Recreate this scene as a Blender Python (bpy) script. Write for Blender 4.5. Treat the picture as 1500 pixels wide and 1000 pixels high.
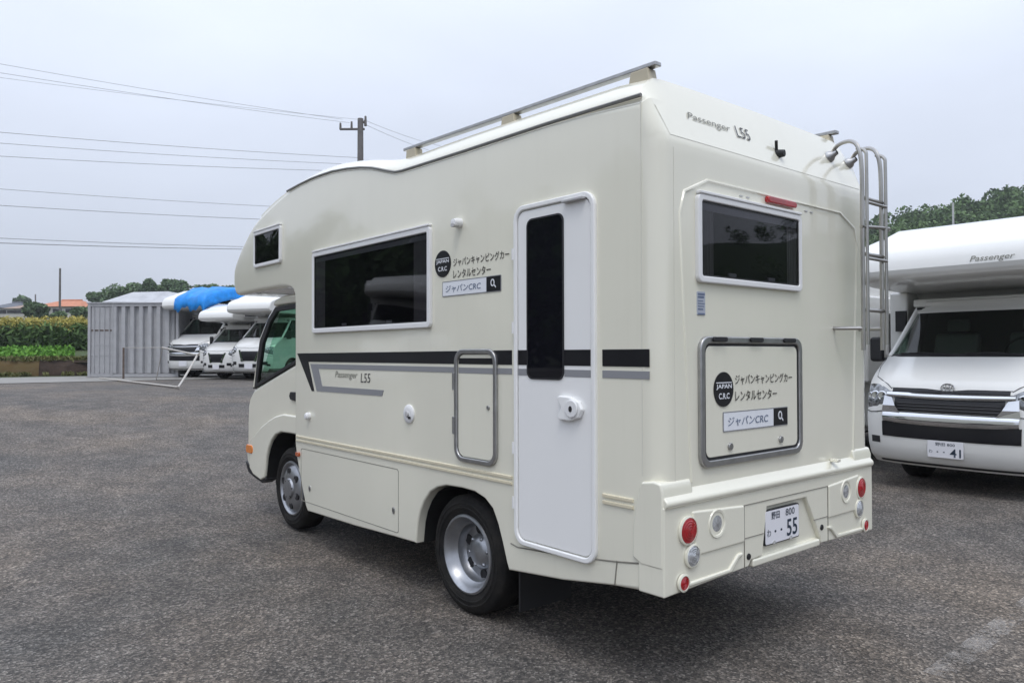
import bpy, bmesh, math, random
import numpy as np
from mathutils import Vector, Matrix
R = math.radians
random.seed(7); rng = np.random.default_rng(11)
for o in list(bpy.data.objects): bpy.data.objects.remove(o)
sc = bpy.context.scene
COL = sc.collection

# ------------------------------------------------------------------ camera
CAM = Vector((-2.547, -2.049, 1.487)); YAW, PITCH, ROLL, FPX = 0.7004, 0.0158, -0.0025, 1109.2
_fw = Vector((math.sin(YAW)*math.cos(PITCH), math.cos(YAW)*math.cos(PITCH), math.sin(PITCH)))
_rt = Vector((math.cos(YAW), -math.sin(YAW), 0)); _up = _rt.cross(_fw)
RT = _rt*math.cos(ROLL)+_up*math.sin(ROLL); UP = _up*math.cos(ROLL)-_rt*math.sin(ROLL)
cd = bpy.data.cameras.new('camera'); cam = bpy.data.objects.new('camera', cd); COL.objects.link(cam)
cd.sensor_width = 36; cd.lens = FPX/1500*36; cd.clip_start = .05; cd.clip_end = 3000
M3 = Matrix((RT, UP, -_fw)).transposed()
cam.matrix_world = Matrix.Translation(CAM) @ M3.to_4x4()
sc.camera = cam
def at(px, py, depth): return CAM + (_fw + RT*((px-750)/FPX) + UP*((500-py)/FPX))*depth

# ------------------------------------------------------------------ sky, sun, exposure
SUN_EL, SUN_AZ = R(64), R(220)          # azimuth clockwise from +Y: light from behind the camera
w = bpy.data.worlds.new('World'); sc.world = w; w.use_nodes = True
nt = w.node_tree; nt.nodes.clear(); N = nt.nodes.new; Lk = nt.links.new
out = N('ShaderNodeOutputWorld'); bg = N('ShaderNodeBackground'); bg.inputs['Strength'].default_value = .1
sky = N('ShaderNodeTexSky'); sky.sky_type = 'NISHITA'; sky.sun_disc = False
sky.sun_elevation = SUN_EL; sky.sun_rotation = SUN_AZ; sky.dust_density = 4; sky.air_density = 1.0
tc = N('ShaderNodeTexCoord'); sx = N('ShaderNodeSeparateXYZ'); Lk(tc.outputs['Generated'], sx.inputs[0])
mr = N('ShaderNodeMapRange'); mr.inputs['From Min'].default_value = 0; mr.inputs['From Max'].default_value = 1
mr.inputs['To Min'].default_value = .74; mr.inputs['To Max'].default_value = 2.05
Lk(sx.outputs['Z'], mr.inputs['Value'])              # overcast sky: the zenith is about three times as bright as the horizon
nz = N('ShaderNodeTexNoise'); nz.inputs['Scale'].default_value = 2.2; nz.inputs['Detail'].default_value = 5
mp = N('ShaderNodeMapping'); mp.inputs['Scale'].default_value = (1, 1, 2.6)
Lk(tc.outputs['Generated'], mp.inputs[0]); Lk(mp.outputs[0], nz.inputs['Vector'])
mr2 = N('ShaderNodeMapRange'); mr2.inputs['From Min'].default_value = .3; mr2.inputs['From Max'].default_value = .7
mr2.inputs['To Min'].default_value = .93; mr2.inputs['To Max'].default_value = 1.06
Lk(nz.outputs['Fac'], mr2.inputs['Value'])
mu = N('ShaderNodeMath'); mu.operation = 'MULTIPLY'; Lk(mr.outputs[0], mu.inputs[0]); Lk(mr2.outputs[0], mu.inputs[1])
vm = N('ShaderNodeVectorMath'); vm.operation = 'SCALE'; vm.inputs[0].default_value = (6.9, 7.5, 8.75); Lk(mu.outputs[0], vm.inputs['Scale'])
mx = N('ShaderNodeMix'); mx.data_type = 'RGBA'; mx.inputs['Factor'].default_value = .93
Lk(sky.outputs[0], mx.inputs['A']); Lk(vm.outputs[0], mx.inputs['B'])
Lk(mx.outputs['Result'], bg.inputs['Color']); Lk(bg.outputs[0], out.inputs[0])
sl = bpy.data.lights.new('sun', 'SUN'); sl.energy = .95; sl.angle = R(22); sl.color = (1, .96, .9)
so = bpy.data.objects.new('sun', sl); COL.objects.link(so)
sd = Vector((math.sin(SUN_AZ)*math.cos(SUN_EL), math.cos(SUN_AZ)*math.cos(SUN_EL), math.sin(SUN_EL)))
so.rotation_euler = sd.to_track_quat('Z', 'Y').to_euler(); so.location = sd*40
cy = sc.cycles; cy.max_bounces = 6; cy.diffuse_bounces = 3; cy.glossy_bounces = 3; cy.transmission_bounces = 4; cy.transparent_max_bounces = 12; cy.volume_bounces = 0; cy.caustics_reflective = False; cy.caustics_refractive = False
sc.view_settings.view_transform = 'Standard'; sc.view_settings.look = 'None'
sc.view_settings.exposure = 0.13; sc.view_settings.gamma = 1

# ------------------------------------------------------------------ materials
MATS = {}
def mat(name, col, rough=.5, metal=0, coat=0, spec=.5, var=0, vscale=3, bump=0, bscale=40, rvar=0, col2=None, alpha=1, ior=1.45):
    if name in MATS: return MATS[name]
    m = bpy.data.materials.new(name); m.use_nodes = True; MATS[name] = m
    t = m.node_tree; b = t.nodes['Principled BSDF']
    b.inputs['Base Color'].default_value = (*col, 1); b.inputs['Roughness'].default_value = rough
    b.inputs['Metallic'].default_value = metal; b.inputs['Coat Weight'].default_value = coat
    b.inputs['Coat Roughness'].default_value = .06; b.inputs['Specular IOR Level'].default_value = spec
    b.inputs['IOR'].default_value = ior
    tc = t.nodes.new('ShaderNodeTexCoord')
    if var or rvar or col2:
        n = t.nodes.new('ShaderNodeTexNoise'); n.inputs['Scale'].default_value = vscale; n.inputs['Detail'].default_value = 6
        n.inputs['Roughness'].default_value = .62
        t.links.new(tc.outputs['Object'], n.inputs['Vector'])
        c = t.nodes.new('ShaderNodeMix'); c.data_type = 'RGBA'
        c.inputs['A'].default_value = (*[max(0, x*(1-var)) for x in col], 1)
        c.inputs['B'].default_value = (*(col2 or [min(1, x*(1+var)) for x in col]), 1)
        k = t.nodes.new('ShaderNodeMapRange'); k.inputs['From Min'].default_value = .3; k.inputs['From Max'].default_value = .7
        t.links.new(n.outputs['Fac'], k.inputs['Value']); t.links.new(k.outputs[0], c.inputs['Factor'])
        t.links.new(c.outputs['Result'], b.inputs['Base Color'])
        if rvar:
            k2 = t.nodes.new('ShaderNodeMapRange'); k2.inputs['To Min'].default_value = max(0, rough-rvar); k2.inputs['To Max'].default_value = rough+rvar
            t.links.new(n.outputs['Fac'], k2.inputs['Value']); t.links.new(k2.outputs[0], b.inputs['Roughness'])
    if bump:
        n2 = t.nodes.new('ShaderNodeTexNoise'); n2.inputs['Scale'].default_value = bscale; n2.inputs['Detail'].default_value = 4
        t.links.new(tc.outputs['Object'], n2.inputs['Vector'])
        bp = t.nodes.new('ShaderNodeBump'); bp.inputs['Strength'].default_value = bump; bp.inputs['Distance'].default_value = .02
        t.links.new(n2.outputs['Fac'], bp.inputs['Height']); t.links.new(bp.outputs[0], b.inputs['Normal'])
        if coat: t.links.new(bp.outputs[0], b.inputs['Coat Normal'])
    return m

def glass_mat(name, tint, refl_rough=.02):
    m = bpy.data.materials.new(name); m.use_nodes = True; t = m.node_tree; t.nodes.clear()
    o = t.nodes.new('ShaderNodeOutputMaterial'); tr = t.nodes.new('ShaderNodeBsdfTransparent'); gl = t.nodes.new('ShaderNodeBsdfGlossy')
    fr = t.nodes.new('ShaderNodeFresnel'); fr.inputs['IOR'].default_value = 1.5; mi = t.nodes.new('ShaderNodeMixShader')
    ge = t.nodes.new('ShaderNodeNewGeometry'); k = t.nodes.new('ShaderNodeMapRange'); k.inputs['To Min'].default_value = 1.5; k.inputs['To Max'].default_value = 1/1.5
    t.links.new(ge.outputs['Backfacing'], k.inputs['Value']); t.links.new(k.outputs[0], fr.inputs['IOR'])   # a thin pane reflects alike from both faces
    tr.inputs[0].default_value = (*tint, 1); gl.inputs['Roughness'].default_value = refl_rough
    t.links.new(fr.outputs[0], mi.inputs[0]); t.links.new(tr.outputs[0], mi.inputs[1]); t.links.new(gl.outputs[0], mi.inputs[2]); t.links.new(mi.outputs[0], o.inputs[0])
    MATS[name] = m; return m

def asphalt_mat():
    m = bpy.data.materials.new('asphalt'); m.use_nodes = True; t = m.node_tree; b = t.nodes['Principled BSDF']; n = t.nodes.new; L = t.links.new
    tc = n('ShaderNodeTexCoord'); P = tc.outputs['Object']
    vo = n('ShaderNodeTexVoronoi'); vo.inputs['Scale'].default_value = 88; L(P, vo.inputs['Vector'])     # stones
    no = n('ShaderNodeTexNoise'); no.inputs['Scale'].default_value = 26; no.inputs['Detail'].default_value = 7; no.inputs['Roughness'].default_value = .75; L(P, no.inputs['Vector'])
    big = n('ShaderNodeTexNoise'); big.inputs['Scale'].default_value = .55; big.inputs['Detail'].default_value = 6; big.inputs['Roughness'].default_value = .6; L(P, big.inputs['Vector'])
    mid = n('ShaderNodeTexNoise'); mid.inputs['Scale'].default_value = 3.1; mid.inputs['Detail'].default_value = 5; L(P, mid.inputs['Vector'])
    sp = n('ShaderNodeSeparateColor'); L(vo.outputs['Color'], sp.inputs[0])
    cr = n('ShaderNodeValToRGB'); L(sp.outputs[0], cr.inputs[0])
    e = cr.color_ramp.elements; e[0].color = (.044, .042, .040, 1); e[1].color = (.27, .255, .235, 1)
    a = e.new(.45); a.color = (.092, .085, .078, 1); a = e.new(.8); a.color = (.156, .141, .126, 1); a = e.new(.93); a.color = (.24, .22, .20, 1)
    cr2 = n('ShaderNodeValToRGB'); L(no.outputs['Fac'], cr2.inputs[0]); e2 = cr2.color_ramp.elements
    e2[0].position = .32; e2[0].color = (.5, .5, .5, 1); e2[1].position = .7; e2[1].color = (1.62, 1.6, 1.57, 1)
    m1 = n('ShaderNodeMix'); m1.data_type = 'RGBA'; m1.blend_type = 'MULTIPLY'; m1.inputs['Factor'].default_value = 1; L(cr.outputs[0], m1.inputs['A']); L(cr2.outputs[0], m1.inputs['B'])
    cr3 = n('ShaderNodeValToRGB'); L(big.outputs['Fac'], cr3.inputs[0]); e3 = cr3.color_ramp.elements
    e3[0].position = .36; e3[0].color = (.78, .80, .82, 1); e3[1].position = .66; e3[1].color = (1.32, 1.20, 1.07, 1); k = e3.new(.5); k.color = (1.02, .98, .95, 1)
    m2 = n('ShaderNodeMix'); m2.data_type = 'RGBA'; m2.blend_type = 'MULTIPLY'; m2.inputs['Factor'].default_value = 1; L(m1.outputs['Result'], m2.inputs['A']); L(cr3.outputs[0], m2.inputs['B'])
    cr4 = n('ShaderNodeValToRGB'); L(mid.outputs['Fac'], cr4.inputs[0]); e4 = cr4.color_ramp.elements
    e4[0].position = .35; e4[0].color = (.8, .8, .8, 1); e4[1].position = .65; e4[1].color = (1.2, 1.2, 1.2, 1)
    m3 = n('ShaderNodeMix'); m3.data_type = 'RGBA'; m3.blend_type = 'MULTIPLY'; m3.inputs['Factor'].default_value = 1; L(m2.outputs['Result'], m3.inputs['A']); L(cr4.outputs[0], m3.inputs['B'])
    L(m3.outputs['Result'], b.inputs['Base Color']); b.inputs['Roughness'].default_value = .78; b.inputs['Specular IOR Level'].default_value = .45
    ad = n('ShaderNodeMath'); ad.operation = 'ADD'; L(vo.outputs['Distance'], ad.inputs[0]); L(no.outputs['Fac'], ad.inputs[1])
    bp = n('ShaderNodeBump'); bp.inputs['Strength'].default_value = .75; bp.inputs['Distance'].default_value = .012; L(ad.outputs[0], bp.inputs['Height']); L(bp.outputs[0], b.inputs['Normal'])
    MATS['asphalt'] = m; return m

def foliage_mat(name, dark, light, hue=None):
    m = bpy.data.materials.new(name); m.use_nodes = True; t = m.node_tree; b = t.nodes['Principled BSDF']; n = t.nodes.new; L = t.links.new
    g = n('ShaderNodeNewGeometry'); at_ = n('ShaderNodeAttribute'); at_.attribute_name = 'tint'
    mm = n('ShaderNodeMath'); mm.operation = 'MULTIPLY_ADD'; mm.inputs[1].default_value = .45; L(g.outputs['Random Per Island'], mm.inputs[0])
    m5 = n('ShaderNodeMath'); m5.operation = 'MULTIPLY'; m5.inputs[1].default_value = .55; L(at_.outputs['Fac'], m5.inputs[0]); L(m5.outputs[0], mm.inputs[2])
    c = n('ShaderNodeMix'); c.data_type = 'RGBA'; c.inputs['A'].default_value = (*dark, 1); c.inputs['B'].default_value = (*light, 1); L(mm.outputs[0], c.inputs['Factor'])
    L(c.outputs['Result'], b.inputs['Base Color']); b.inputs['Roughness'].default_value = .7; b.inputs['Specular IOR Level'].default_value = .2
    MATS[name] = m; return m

cream = mat('cream_gelcoat', (.80, .780, .662), .2, coat=.85, var=.02, vscale=1.6, rvar=.05, bump=.022, bscale=1.5)
def streaks(m, amount):
    t = m.node_tree; b = t.nodes['Principled BSDF']; lk = b.inputs['Base Color'].links[0]; src = lk.from_socket
    tc = t.nodes.new('ShaderNodeTexCoord'); mp = t.nodes.new('ShaderNodeMapping'); mp.inputs['Scale'].default_value = (9, 9, .45)
    n = t.nodes.new('ShaderNodeTexNoise'); n.inputs['Scale'].default_value = 2.0; n.inputs['Detail'].default_value = 7; n.inputs['Roughness'].default_value = .7
    t.links.new(tc.outputs['Object'], mp.inputs[0]); t.links.new(mp.outputs[0], n.inputs['Vector'])
    k = t.nodes.new('ShaderNodeMapRange'); k.inputs['From Min'].default_value = .52; k.inputs['From Max'].default_value = .78; k.inputs['To Max'].default_value = amount; t.links.new(n.outputs['Fac'], k.inputs['Value'])
    x = t.nodes.new('ShaderNodeMix'); x.data_type = 'RGBA'; x.inputs['B'].default_value = (.36, .32, .24, 1); t.links.new(src, x.inputs['A']); t.links.new(k.outputs[0], x.inputs['Factor']); t.links.new(x.outputs['Result'], b.inputs['Base Color'])
streaks(cream, .055)
white = mat('white_door_paint', (.86, .86, .85), .3, coat=.3, var=.015, vscale=2)
vanwhite = mat('white_van_paint', (.78, .78, .76), .25, coat=.7, var=.02, vscale=1.5)
framewhite = mat('white_frame_plastic', (.79, .79, .79), .4)
tint = glass_mat('tinted_acrylic', (.30, .30, .33))
dkglass = mat('smoked_acrylic', (.006, .006, .009), .03, spec=.42, bump=.02, bscale=2.5)
black = mat('black_film', (.012, .012, .015), .28, var=.2)
grey = mat('grey_film', (.27, .275, .29), .35)
lgrey = mat('pale_grey_plastic', (.5, .5, .5), .45)
rubber = mat('tyre_rubber', (.009, .009, .0105), .8, spec=.3, var=.35, vscale=9, col2=(.026, .024, .021), bump=.2, bscale=60)
darkp = mat('black_plastic', (.018, .018, .02), .55)
under = mat('dark_underbody', (.012, .012, .012), .9)
steel = mat('silver_wheel_paint', (.36, .37, .39), .34, metal=.85, var=.2, vscale=9)
alu = mat('brushed_aluminium', (.42, .42, .42), .36, metal=.9, var=.12, vscale=20)
stain = mat('stainless_tube', (.40, .39, .37), .28, metal=1, var=.15, vscale=6)
chrome = mat('chrome', (.70, .71, .73), .09, metal=1)
redl = mat('red_lens', (.36, .006, .012), .12, coat=.8, var=.2, vscale=30)
ambl = mat('amber_lens', (.75, .22, .02), .15, coat=.8, var=.2, vscale=30)
clearl = mat('clear_lens', (.52, .54, .56), .12, coat=1, metal=.5, var=.55, vscale=45)
signw = mat('white_sign_film', (.80, .82, .86), .35)
signb = mat('blue_grey_lettering', (.13, .17, .26), .4)
platew = mat('plate_white', (.78, .78, .82), .45)
plateg = mat('plate_green_ink', (.02, .035, .06), .5)
seatm = mat('seat_fabric', (.12, .125, .12), .9)
glass = glass_mat('cab_glass', (.50, .72, .60))
vglass = glass_mat('van_glass', (.42, .52, .46))
headm = mat('headlamp_lens', (.22, .23, .24), .08, coat=1, metal=.6, var=.8, vscale=26)
inter = mat('cab_interior', (.035, .036, .036), .9)
tarp = mat('blue_tarpaulin', (.008, .25, .74), .45, var=.22, vscale=5, bump=.35, bscale=6)
contm = mat('container_grey_paint', (.50, .505, .52), .6, var=.14, vscale=4, col2=(.36, .36, .375), bump=.1, bscale=18)
rust = mat('rusty_steel', (.12, .09, .075), .8, var=.4, vscale=9)
concrete = mat('pale_concrete', (.27, .262, .245), .9, var=.16, vscale=1.2, bump=.3, bscale=30)
dirt = mat('brown_earth', (.17, .105, .04), .95, var=.4, vscale=2.5, col2=(.10, .075, .03), bump=.6, bscale=9)
darkbank = mat('dark_wet_earth', (.045, .03, .022), .95, var=.45, vscale=4, bump=.6, bscale=9)
soil = mat('field_soil', (.075, .072, .032), .95, var=.4, vscale=.3, col2=(.05, .085, .022))
polem = mat('pole_concrete', (.15, .14, .135), .85, var=.2, vscale=5)
wirem = mat('wire_black', (.30, .31, .33), .6)
roofo = mat('orange_roof_tile', (.50, .20, .11), .8, var=.2, vscale=2)
roofd = mat('dark_roof_tile', (.10, .11, .13), .7, var=.2, vscale=2)
plaster = mat('house_plaster', (.55, .52, .47), .85, var=.1, vscale=1)
bark = mat('tree_bark', (.09, .07, .05), .9, var=.3, vscale=6)
roofgrey = mat('grey_roof_sheet', (.44, .45, .47), .65, var=.15, vscale=3)
asphalt = asphalt_mat()
fol_dark = foliage_mat('wood_foliage', (.040, .078, .034), (.15, .235, .085))
fol_mid = foliage_mat('tree_foliage', (.045, .085, .05), (.17, .25, .12))
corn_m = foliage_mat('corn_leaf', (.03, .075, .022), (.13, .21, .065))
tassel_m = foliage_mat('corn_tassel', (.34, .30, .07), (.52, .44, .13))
crop_m = foliage_mat('crop_leaf', (.05, .15, .02), (.17, .36, .05))
mat_weed = foliage_mat('weed_leaf', (.05, .07, .02), (.22, .21, .08))
def paint_mat():
    m = bpy.data.materials.new('worn_road_paint'); m.use_nodes = True; t = m.node_tree; b = t.nodes['Principled BSDF']; o = t.nodes['Material Output']
    b.inputs['Base Color'].default_value = (.55, .52, .49, 1); b.inputs['Roughness'].default_value = .8
    tc = t.nodes.new('ShaderNodeTexCoord'); n1 = t.nodes.new('ShaderNodeTexNoise'); n1.inputs['Scale'].default_value = 34; n1.inputs['Detail'].default_value = 6; n1.inputs['Roughness'].default_value = .8
    n2 = t.nodes.new('ShaderNodeTexNoise'); n2.inputs['Scale'].default_value = 3.2; n2.inputs['Detail'].default_value = 3
    for q in (n1, n2): t.links.new(tc.outputs['Object'], q.inputs['Vector'])
    ad = t.nodes.new('ShaderNodeMath'); ad.operation = 'ADD'; t.links.new(n1.outputs['Fac'], ad.inputs[0]); t.links.new(n2.outputs['Fac'], ad.inputs[1])
    k = t.nodes.new('ShaderNodeMapRange'); k.inputs['From Min'].default_value = .93; k.inputs['From Max'].default_value = 1.12; k.inputs['To Max'].default_value = .32; t.links.new(ad.outputs[0], k.inputs['Value'])
    tr = t.nodes.new('ShaderNodeBsdfTransparent'); mi = t.nodes.new('ShaderNodeMixShader')
    t.links.new(k.outputs[0], mi.inputs[0]); t.links.new(tr.outputs[0], mi.inputs[1]); t.links.new(b.outputs[0], mi.inputs[2]); t.links.new(mi.outputs[0], o.inputs[0])
    return m
paintm = paint_mat()

# ------------------------------------------------------------------ mesh helpers
class MB:
    def __init__(s): s.v = []; s.f = []
    def add(s, vs, fs):
        k = len(s.v); s.v += [tuple(p) for p in vs]; s.f += [tuple(i+k for i in q) for q in fs]; return s
    def box(s, x0, x1, y0, y1, z0, z1):
        return s.add([(x0,y0,z0),(x1,y0,z0),(x1,y1,z0),(x0,y1,z0),(x0,y0,z1),(x1,y0,z1),(x1,y1,z1),(x0,y1,z1)],
                     [(0,3,2,1),(4,5,6,7),(0,1,5,4),(1,2,6,5),(2,3,7,6),(3,0,4,7)])
    def prism(s, poly, mp, d0, d1):
        n = len(poly); vs = [mp(u, v, d0) for u, v in poly]+[mp(u, v, d1) for u, v in poly]
        return s.add(vs, [tuple(range(n))[::-1], tuple(range(n, 2*n))]+[(i, (i+1) % n, n+(i+1) % n, n+i) for i in range(n)])
    def ring(s, po, pi, mp, d0, d1):
        n = len(po); vs = [mp(u, v, d0) for u, v in po]+[mp(u, v, d1) for u, v in po]+[mp(u, v, d1) for u, v in pi]+[mp(u, v, d0) for u, v in pi]
        fs = []
        for i in range(n):
            j = (i+1) % n
            for a, b in ((0, 1), (1, 2), (2, 3), (3, 0)): fs.append((a*n+i, a*n+j, b*n+j, b*n+i))
        return s.add(vs, fs)
    def tube(s, pts, r, n=8, closed=False, cap=True):
        pts = [Vector(p) for p in pts]; m = len(pts); rings = []; prev = None
        for i, p in enumerate(pts):
            a = pts[i-1] if (i > 0 or closed) else p; b = pts[(i+1) % m] if (i < m-1 or closed) else p
            t = (b-a).normalized()
            if prev is None: q = t.orthogonal().normalized()
            else:
                q = prev - t*prev.dot(t)
                q = q.normalized() if q.length > 1e-6 else t.orthogonal().normalized()
            prev = q; c = t.cross(q)
            rr = r[i] if isinstance(r, (list, tuple)) else r
            rings.append([p+(q*math.cos(2*math.pi*k/n)+c*math.sin(2*math.pi*k/n))*rr for k in range(n)])
        vs = [x for rg in rings for x in rg]; fs = []
        for i in range(m if closed else m-1):
            j = (i+1) % m
            for k in range(n): fs.append((i*n+k, i*n+(k+1) % n, j*n+(k+1) % n, j*n+k))
        if cap and not closed: fs += [tuple(range(n))[::-1], tuple((m-1)*n+k for k in range(n))]
        return s.add(vs, fs)
    def lathe(s, prof, mp, n=40, close=False):
        # prof: (radius, depth); mp(u, v, d) maps the disc plane
        m = len(prof); vs = []
        for r, d in prof:
            for k in range(n):
                a = 2*math.pi*k/n; vs.append(mp(r*math.cos(a), r*math.sin(a), d))
        fs = [(i*n+k, i*n+(k+1) % n, (i+1)*n+(k+1) % n, (i+1)*n+k) for i in range(m-1) for k in range(n)]
        if close: fs += [tuple(range(n))[::-1], tuple((m-1)*n+k for k in range(n))]
        return s.add(vs, fs)
    def grid(s, rows):
        m = len(rows[0]); vs = [p for r in rows for p in r]
        return s.add(vs, [(i*m+j, i*m+j+1, (i+1)*m+j+1, (i+1)*m+j) for i in range(len(rows)-1) for j in range(m-1)])
    def build(s, name, material, parent=None, bevel=0, seg=3, smooth=None, recalc=True, solid=0):
        me = bpy.data.meshes.new(name); me.from_pydata(s.v, [], s.f)
        bm = bmesh.new(); bm.from_mesh(me)
        if recalc: bmesh.ops.recalc_face_normals(bm, faces=bm.faces)
        bm.to_mesh(me); bm.free(); me.materials.append(material)
        o = bpy.data.objects.new(name, me); COL.objects.link(o)
        if parent: o.parent = parent
        if smooth is not None:
            me.polygons.foreach_set('use_smooth', [True]*len(me.polygons)); me.set_sharp_from_angle(angle=R(smooth))
        if solid:
            q = o.modifiers.new('solid', 'SOLIDIFY'); q.thickness = solid; q.offset = 0
        if bevel:
            b = o.modifiers.new('bevel', 'BEVEL'); b.width = bevel; b.segments = seg; b.limit_method = 'ANGLE'; b.angle_limit = R(38); b.harden_normals = True; b.use_clamp_overlap = True
            me.polygons.foreach_set('use_smooth', [True]*len(me.polygons)); me.set_sharp_from_angle(angle=R(30))
        return o

def rrect(u0, u1, v0, v1, r, n=6):
    p = []
    for cu, cv, a0 in ((u1-r, v1-r, 0), (u0+r, v1-r, 90), (u0+r, v0+r, 180), (u1-r, v0+r, 270)):
        for k in range(n+1):
            a = R(a0+90*k/n); p.append((cu+r*math.cos(a), cv+r*math.sin(a)))
    return p
def ell(cu, cv, ru, rv, n=32): return [(cu+ru*math.cos(2*math.pi*k/n), cv+rv*math.sin(2*math.pi*k/n)) for k in range(n)]
def empty(name, loc=(0,0,0), rz=0):
    o = bpy.data.objects.new(name, None); COL.objects.link(o); o.location = loc; o.rotation_euler = (0,0,rz); o.empty_display_size = .2; return o
def tag(o, label=None, cat=None, group=None, kind=None):
    if label: o['label'] = label
    if cat: o['category'] = cat
    if group: o['group'] = group
    if kind: o['kind'] = kind
    return o
def smooth_path(pts, n=6):
    P = [Vector(p) for p in pts]; res = []
    for i in range(len(P)-1):
        p0, p1, p2, p3 = P[max(i-1, 0)], P[i], P[i+1], P[min(i+2, len(P)-1)]
        for k in range(n):
            t = k/n; res.append(.5*((2*p1)+(-p0+p2)*t+(2*p0-5*p1+4*p2-p3)*t*t+(-p0+3*p1-3*p2+p3)*t**3))
    return res+[P[-1]]
def text(name, s, u, v, wid, hei, mp, material, parent=None, d=.004, sgn=1, shear=0, bold=0):
    c = bpy.data.curves.new('txt', 'FONT'); c.body = s; c.size = 1; c.shear = shear; c.offset = bold; c.resolution_u = 3
    o = bpy.data.objects.new('txt', c); COL.objects.link(o)
    dg = bpy.context.evaluated_depsgraph_get(); me = bpy.data.meshes.new_from_object(o.evaluated_get(dg))
    bpy.data.objects.remove(o); me.name = name
    co = np.array([x.co[:] for x in me.vertices])
    if len(co) == 0: return None
    lo, hi = co.min(0), co.max(0); sp = np.maximum(hi-lo, 1e-6)
    for vv, q in zip(me.vertices, co):
        vv.co = mp(u+sgn*(q[0]-lo[0])/sp[0]*wid, v+(q[1]-lo[1])/sp[1]*hei, d)
    me.materials.clear(); me.materials.append(material)
    o = bpy.data.objects.new(name, me); COL.objects.link(o); o.parent = parent
    return o
def leaves(name, centers, size, material, tint, parent=None, up=0, aspect=1.0):
    n = len(centers); c = np.asarray(centers); a = rng.normal(size=(n, 3)); a /= np.linalg.norm(a, axis=1)[:, None]
    if up: a[:, 2] = np.abs(a[:, 2])*up+.2; a /= np.linalg.norm(a, axis=1)[:, None]
    b = np.cross(a, rng.normal(size=(n, 3))); b /= np.linalg.norm(b, axis=1)[:, None]
    s = (np.asarray(size)*rng.uniform(.6, 1.3, n))[:, None]
    v = np.stack([c-a*s-b*s*.25*aspect, c+b*s*.55*aspect-a*s*.1, c+a*s, c-b*s*.6*aspect+a*s*.1], 1).reshape(-1, 3)
    me = bpy.data.meshes.new(name); me.vertices.add(4*n); me.vertices.foreach_set('co', v.ravel())
    me.loops.add(4*n); me.loops.foreach_set('vertex_index', np.arange(4*n)); me.polygons.add(n)
    me.polygons.foreach_set('loop_start', np.arange(0, 4*n, 4)); me.polygons.foreach_set('loop_total', np.full(n, 4))
    me.update(calc_edges=True); me.validate()
    t = me.attributes.new('tint', 'FLOAT', 'POINT'); t.data.foreach_set('value', np.repeat(np.asarray(tint, dtype=np.float32)*np.ones(n, np.float32), 4))
    me.materials.append(material); o = bpy.data.objects.new(name, me); COL.objects.link(o)
    if parent: o.parent = parent
    return o
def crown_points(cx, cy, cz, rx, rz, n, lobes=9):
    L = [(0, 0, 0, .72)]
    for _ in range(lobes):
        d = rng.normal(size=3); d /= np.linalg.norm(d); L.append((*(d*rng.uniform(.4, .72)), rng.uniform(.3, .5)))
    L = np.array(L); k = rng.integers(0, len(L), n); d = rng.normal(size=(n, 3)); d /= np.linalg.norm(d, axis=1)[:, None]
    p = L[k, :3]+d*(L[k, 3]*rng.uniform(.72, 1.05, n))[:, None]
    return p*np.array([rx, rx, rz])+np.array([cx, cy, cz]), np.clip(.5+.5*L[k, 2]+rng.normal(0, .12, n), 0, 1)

# ------------------------------------------------------------------ terrain
def sst(t): t = np.clip(t, 0, 1); return t*t*(3-2*t)
def H(x, y):
    return float(.75*sst((y-2.6)/13.5)+.08*sst((x-3)/3)*(1-sst((y-4)/6)))
def sheet(name, material, xs, ys, dz, label=None):
    m = MB(); m.grid([[(x, y, H(x, y)+dz) for x in xs] for y in ys]); o = m.build(name, material, smooth=80, recalc=False)
    if label: o['label'] = label
    o['kind'] = 'structure'; return o
far = sorted(set([-1500, -600, -200, -90]+list(range(-60, 62, 4))+[90, 200, 600, 1500]))
sheet('ground', soil, far, far, -.03, 'field ground reaching to the horizon')
ys = list(np.arange(-30, 27.1, .75)); xs = list(np.arange(-30, 40.1, 1.0))
sheet('yard', asphalt, xs, [y for y in ys if y < 21.6], 0, 'coarse grey asphalt yard of the parking lot')
sheet('road', concrete, list(np.arange(-30, 40.1, 1.0)), [20.9, 22, 23.5, 25, 26.6], .012, 'pale concrete road beyond the yard')
# worn paint on the asphalt
def gpt(px, py): 
    d = _fw+RT*((px-750)/FPX)+UP*((500-py)/FPX); t = -CAM.z/d.z; p = CAM+d*t; return (p.x, p.y)
a, b = Vector(gpt(1372, 990)), Vector(gpt(1530, 868)); dv = (b-a).normalized(); nv = Vector((-dv.y, dv.x))
m = MB(); rows = []
for k in range(11):
    p = a+(b-a)*k/10; wd = .06
    rows.append([(*(p-nv*wd), .004), (*(p+nv*wd), .004)])
m.grid(rows); tag(m.build('painted_line', paintm, recalc=False), 'worn white painted line on the asphalt', kind='structure')

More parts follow.
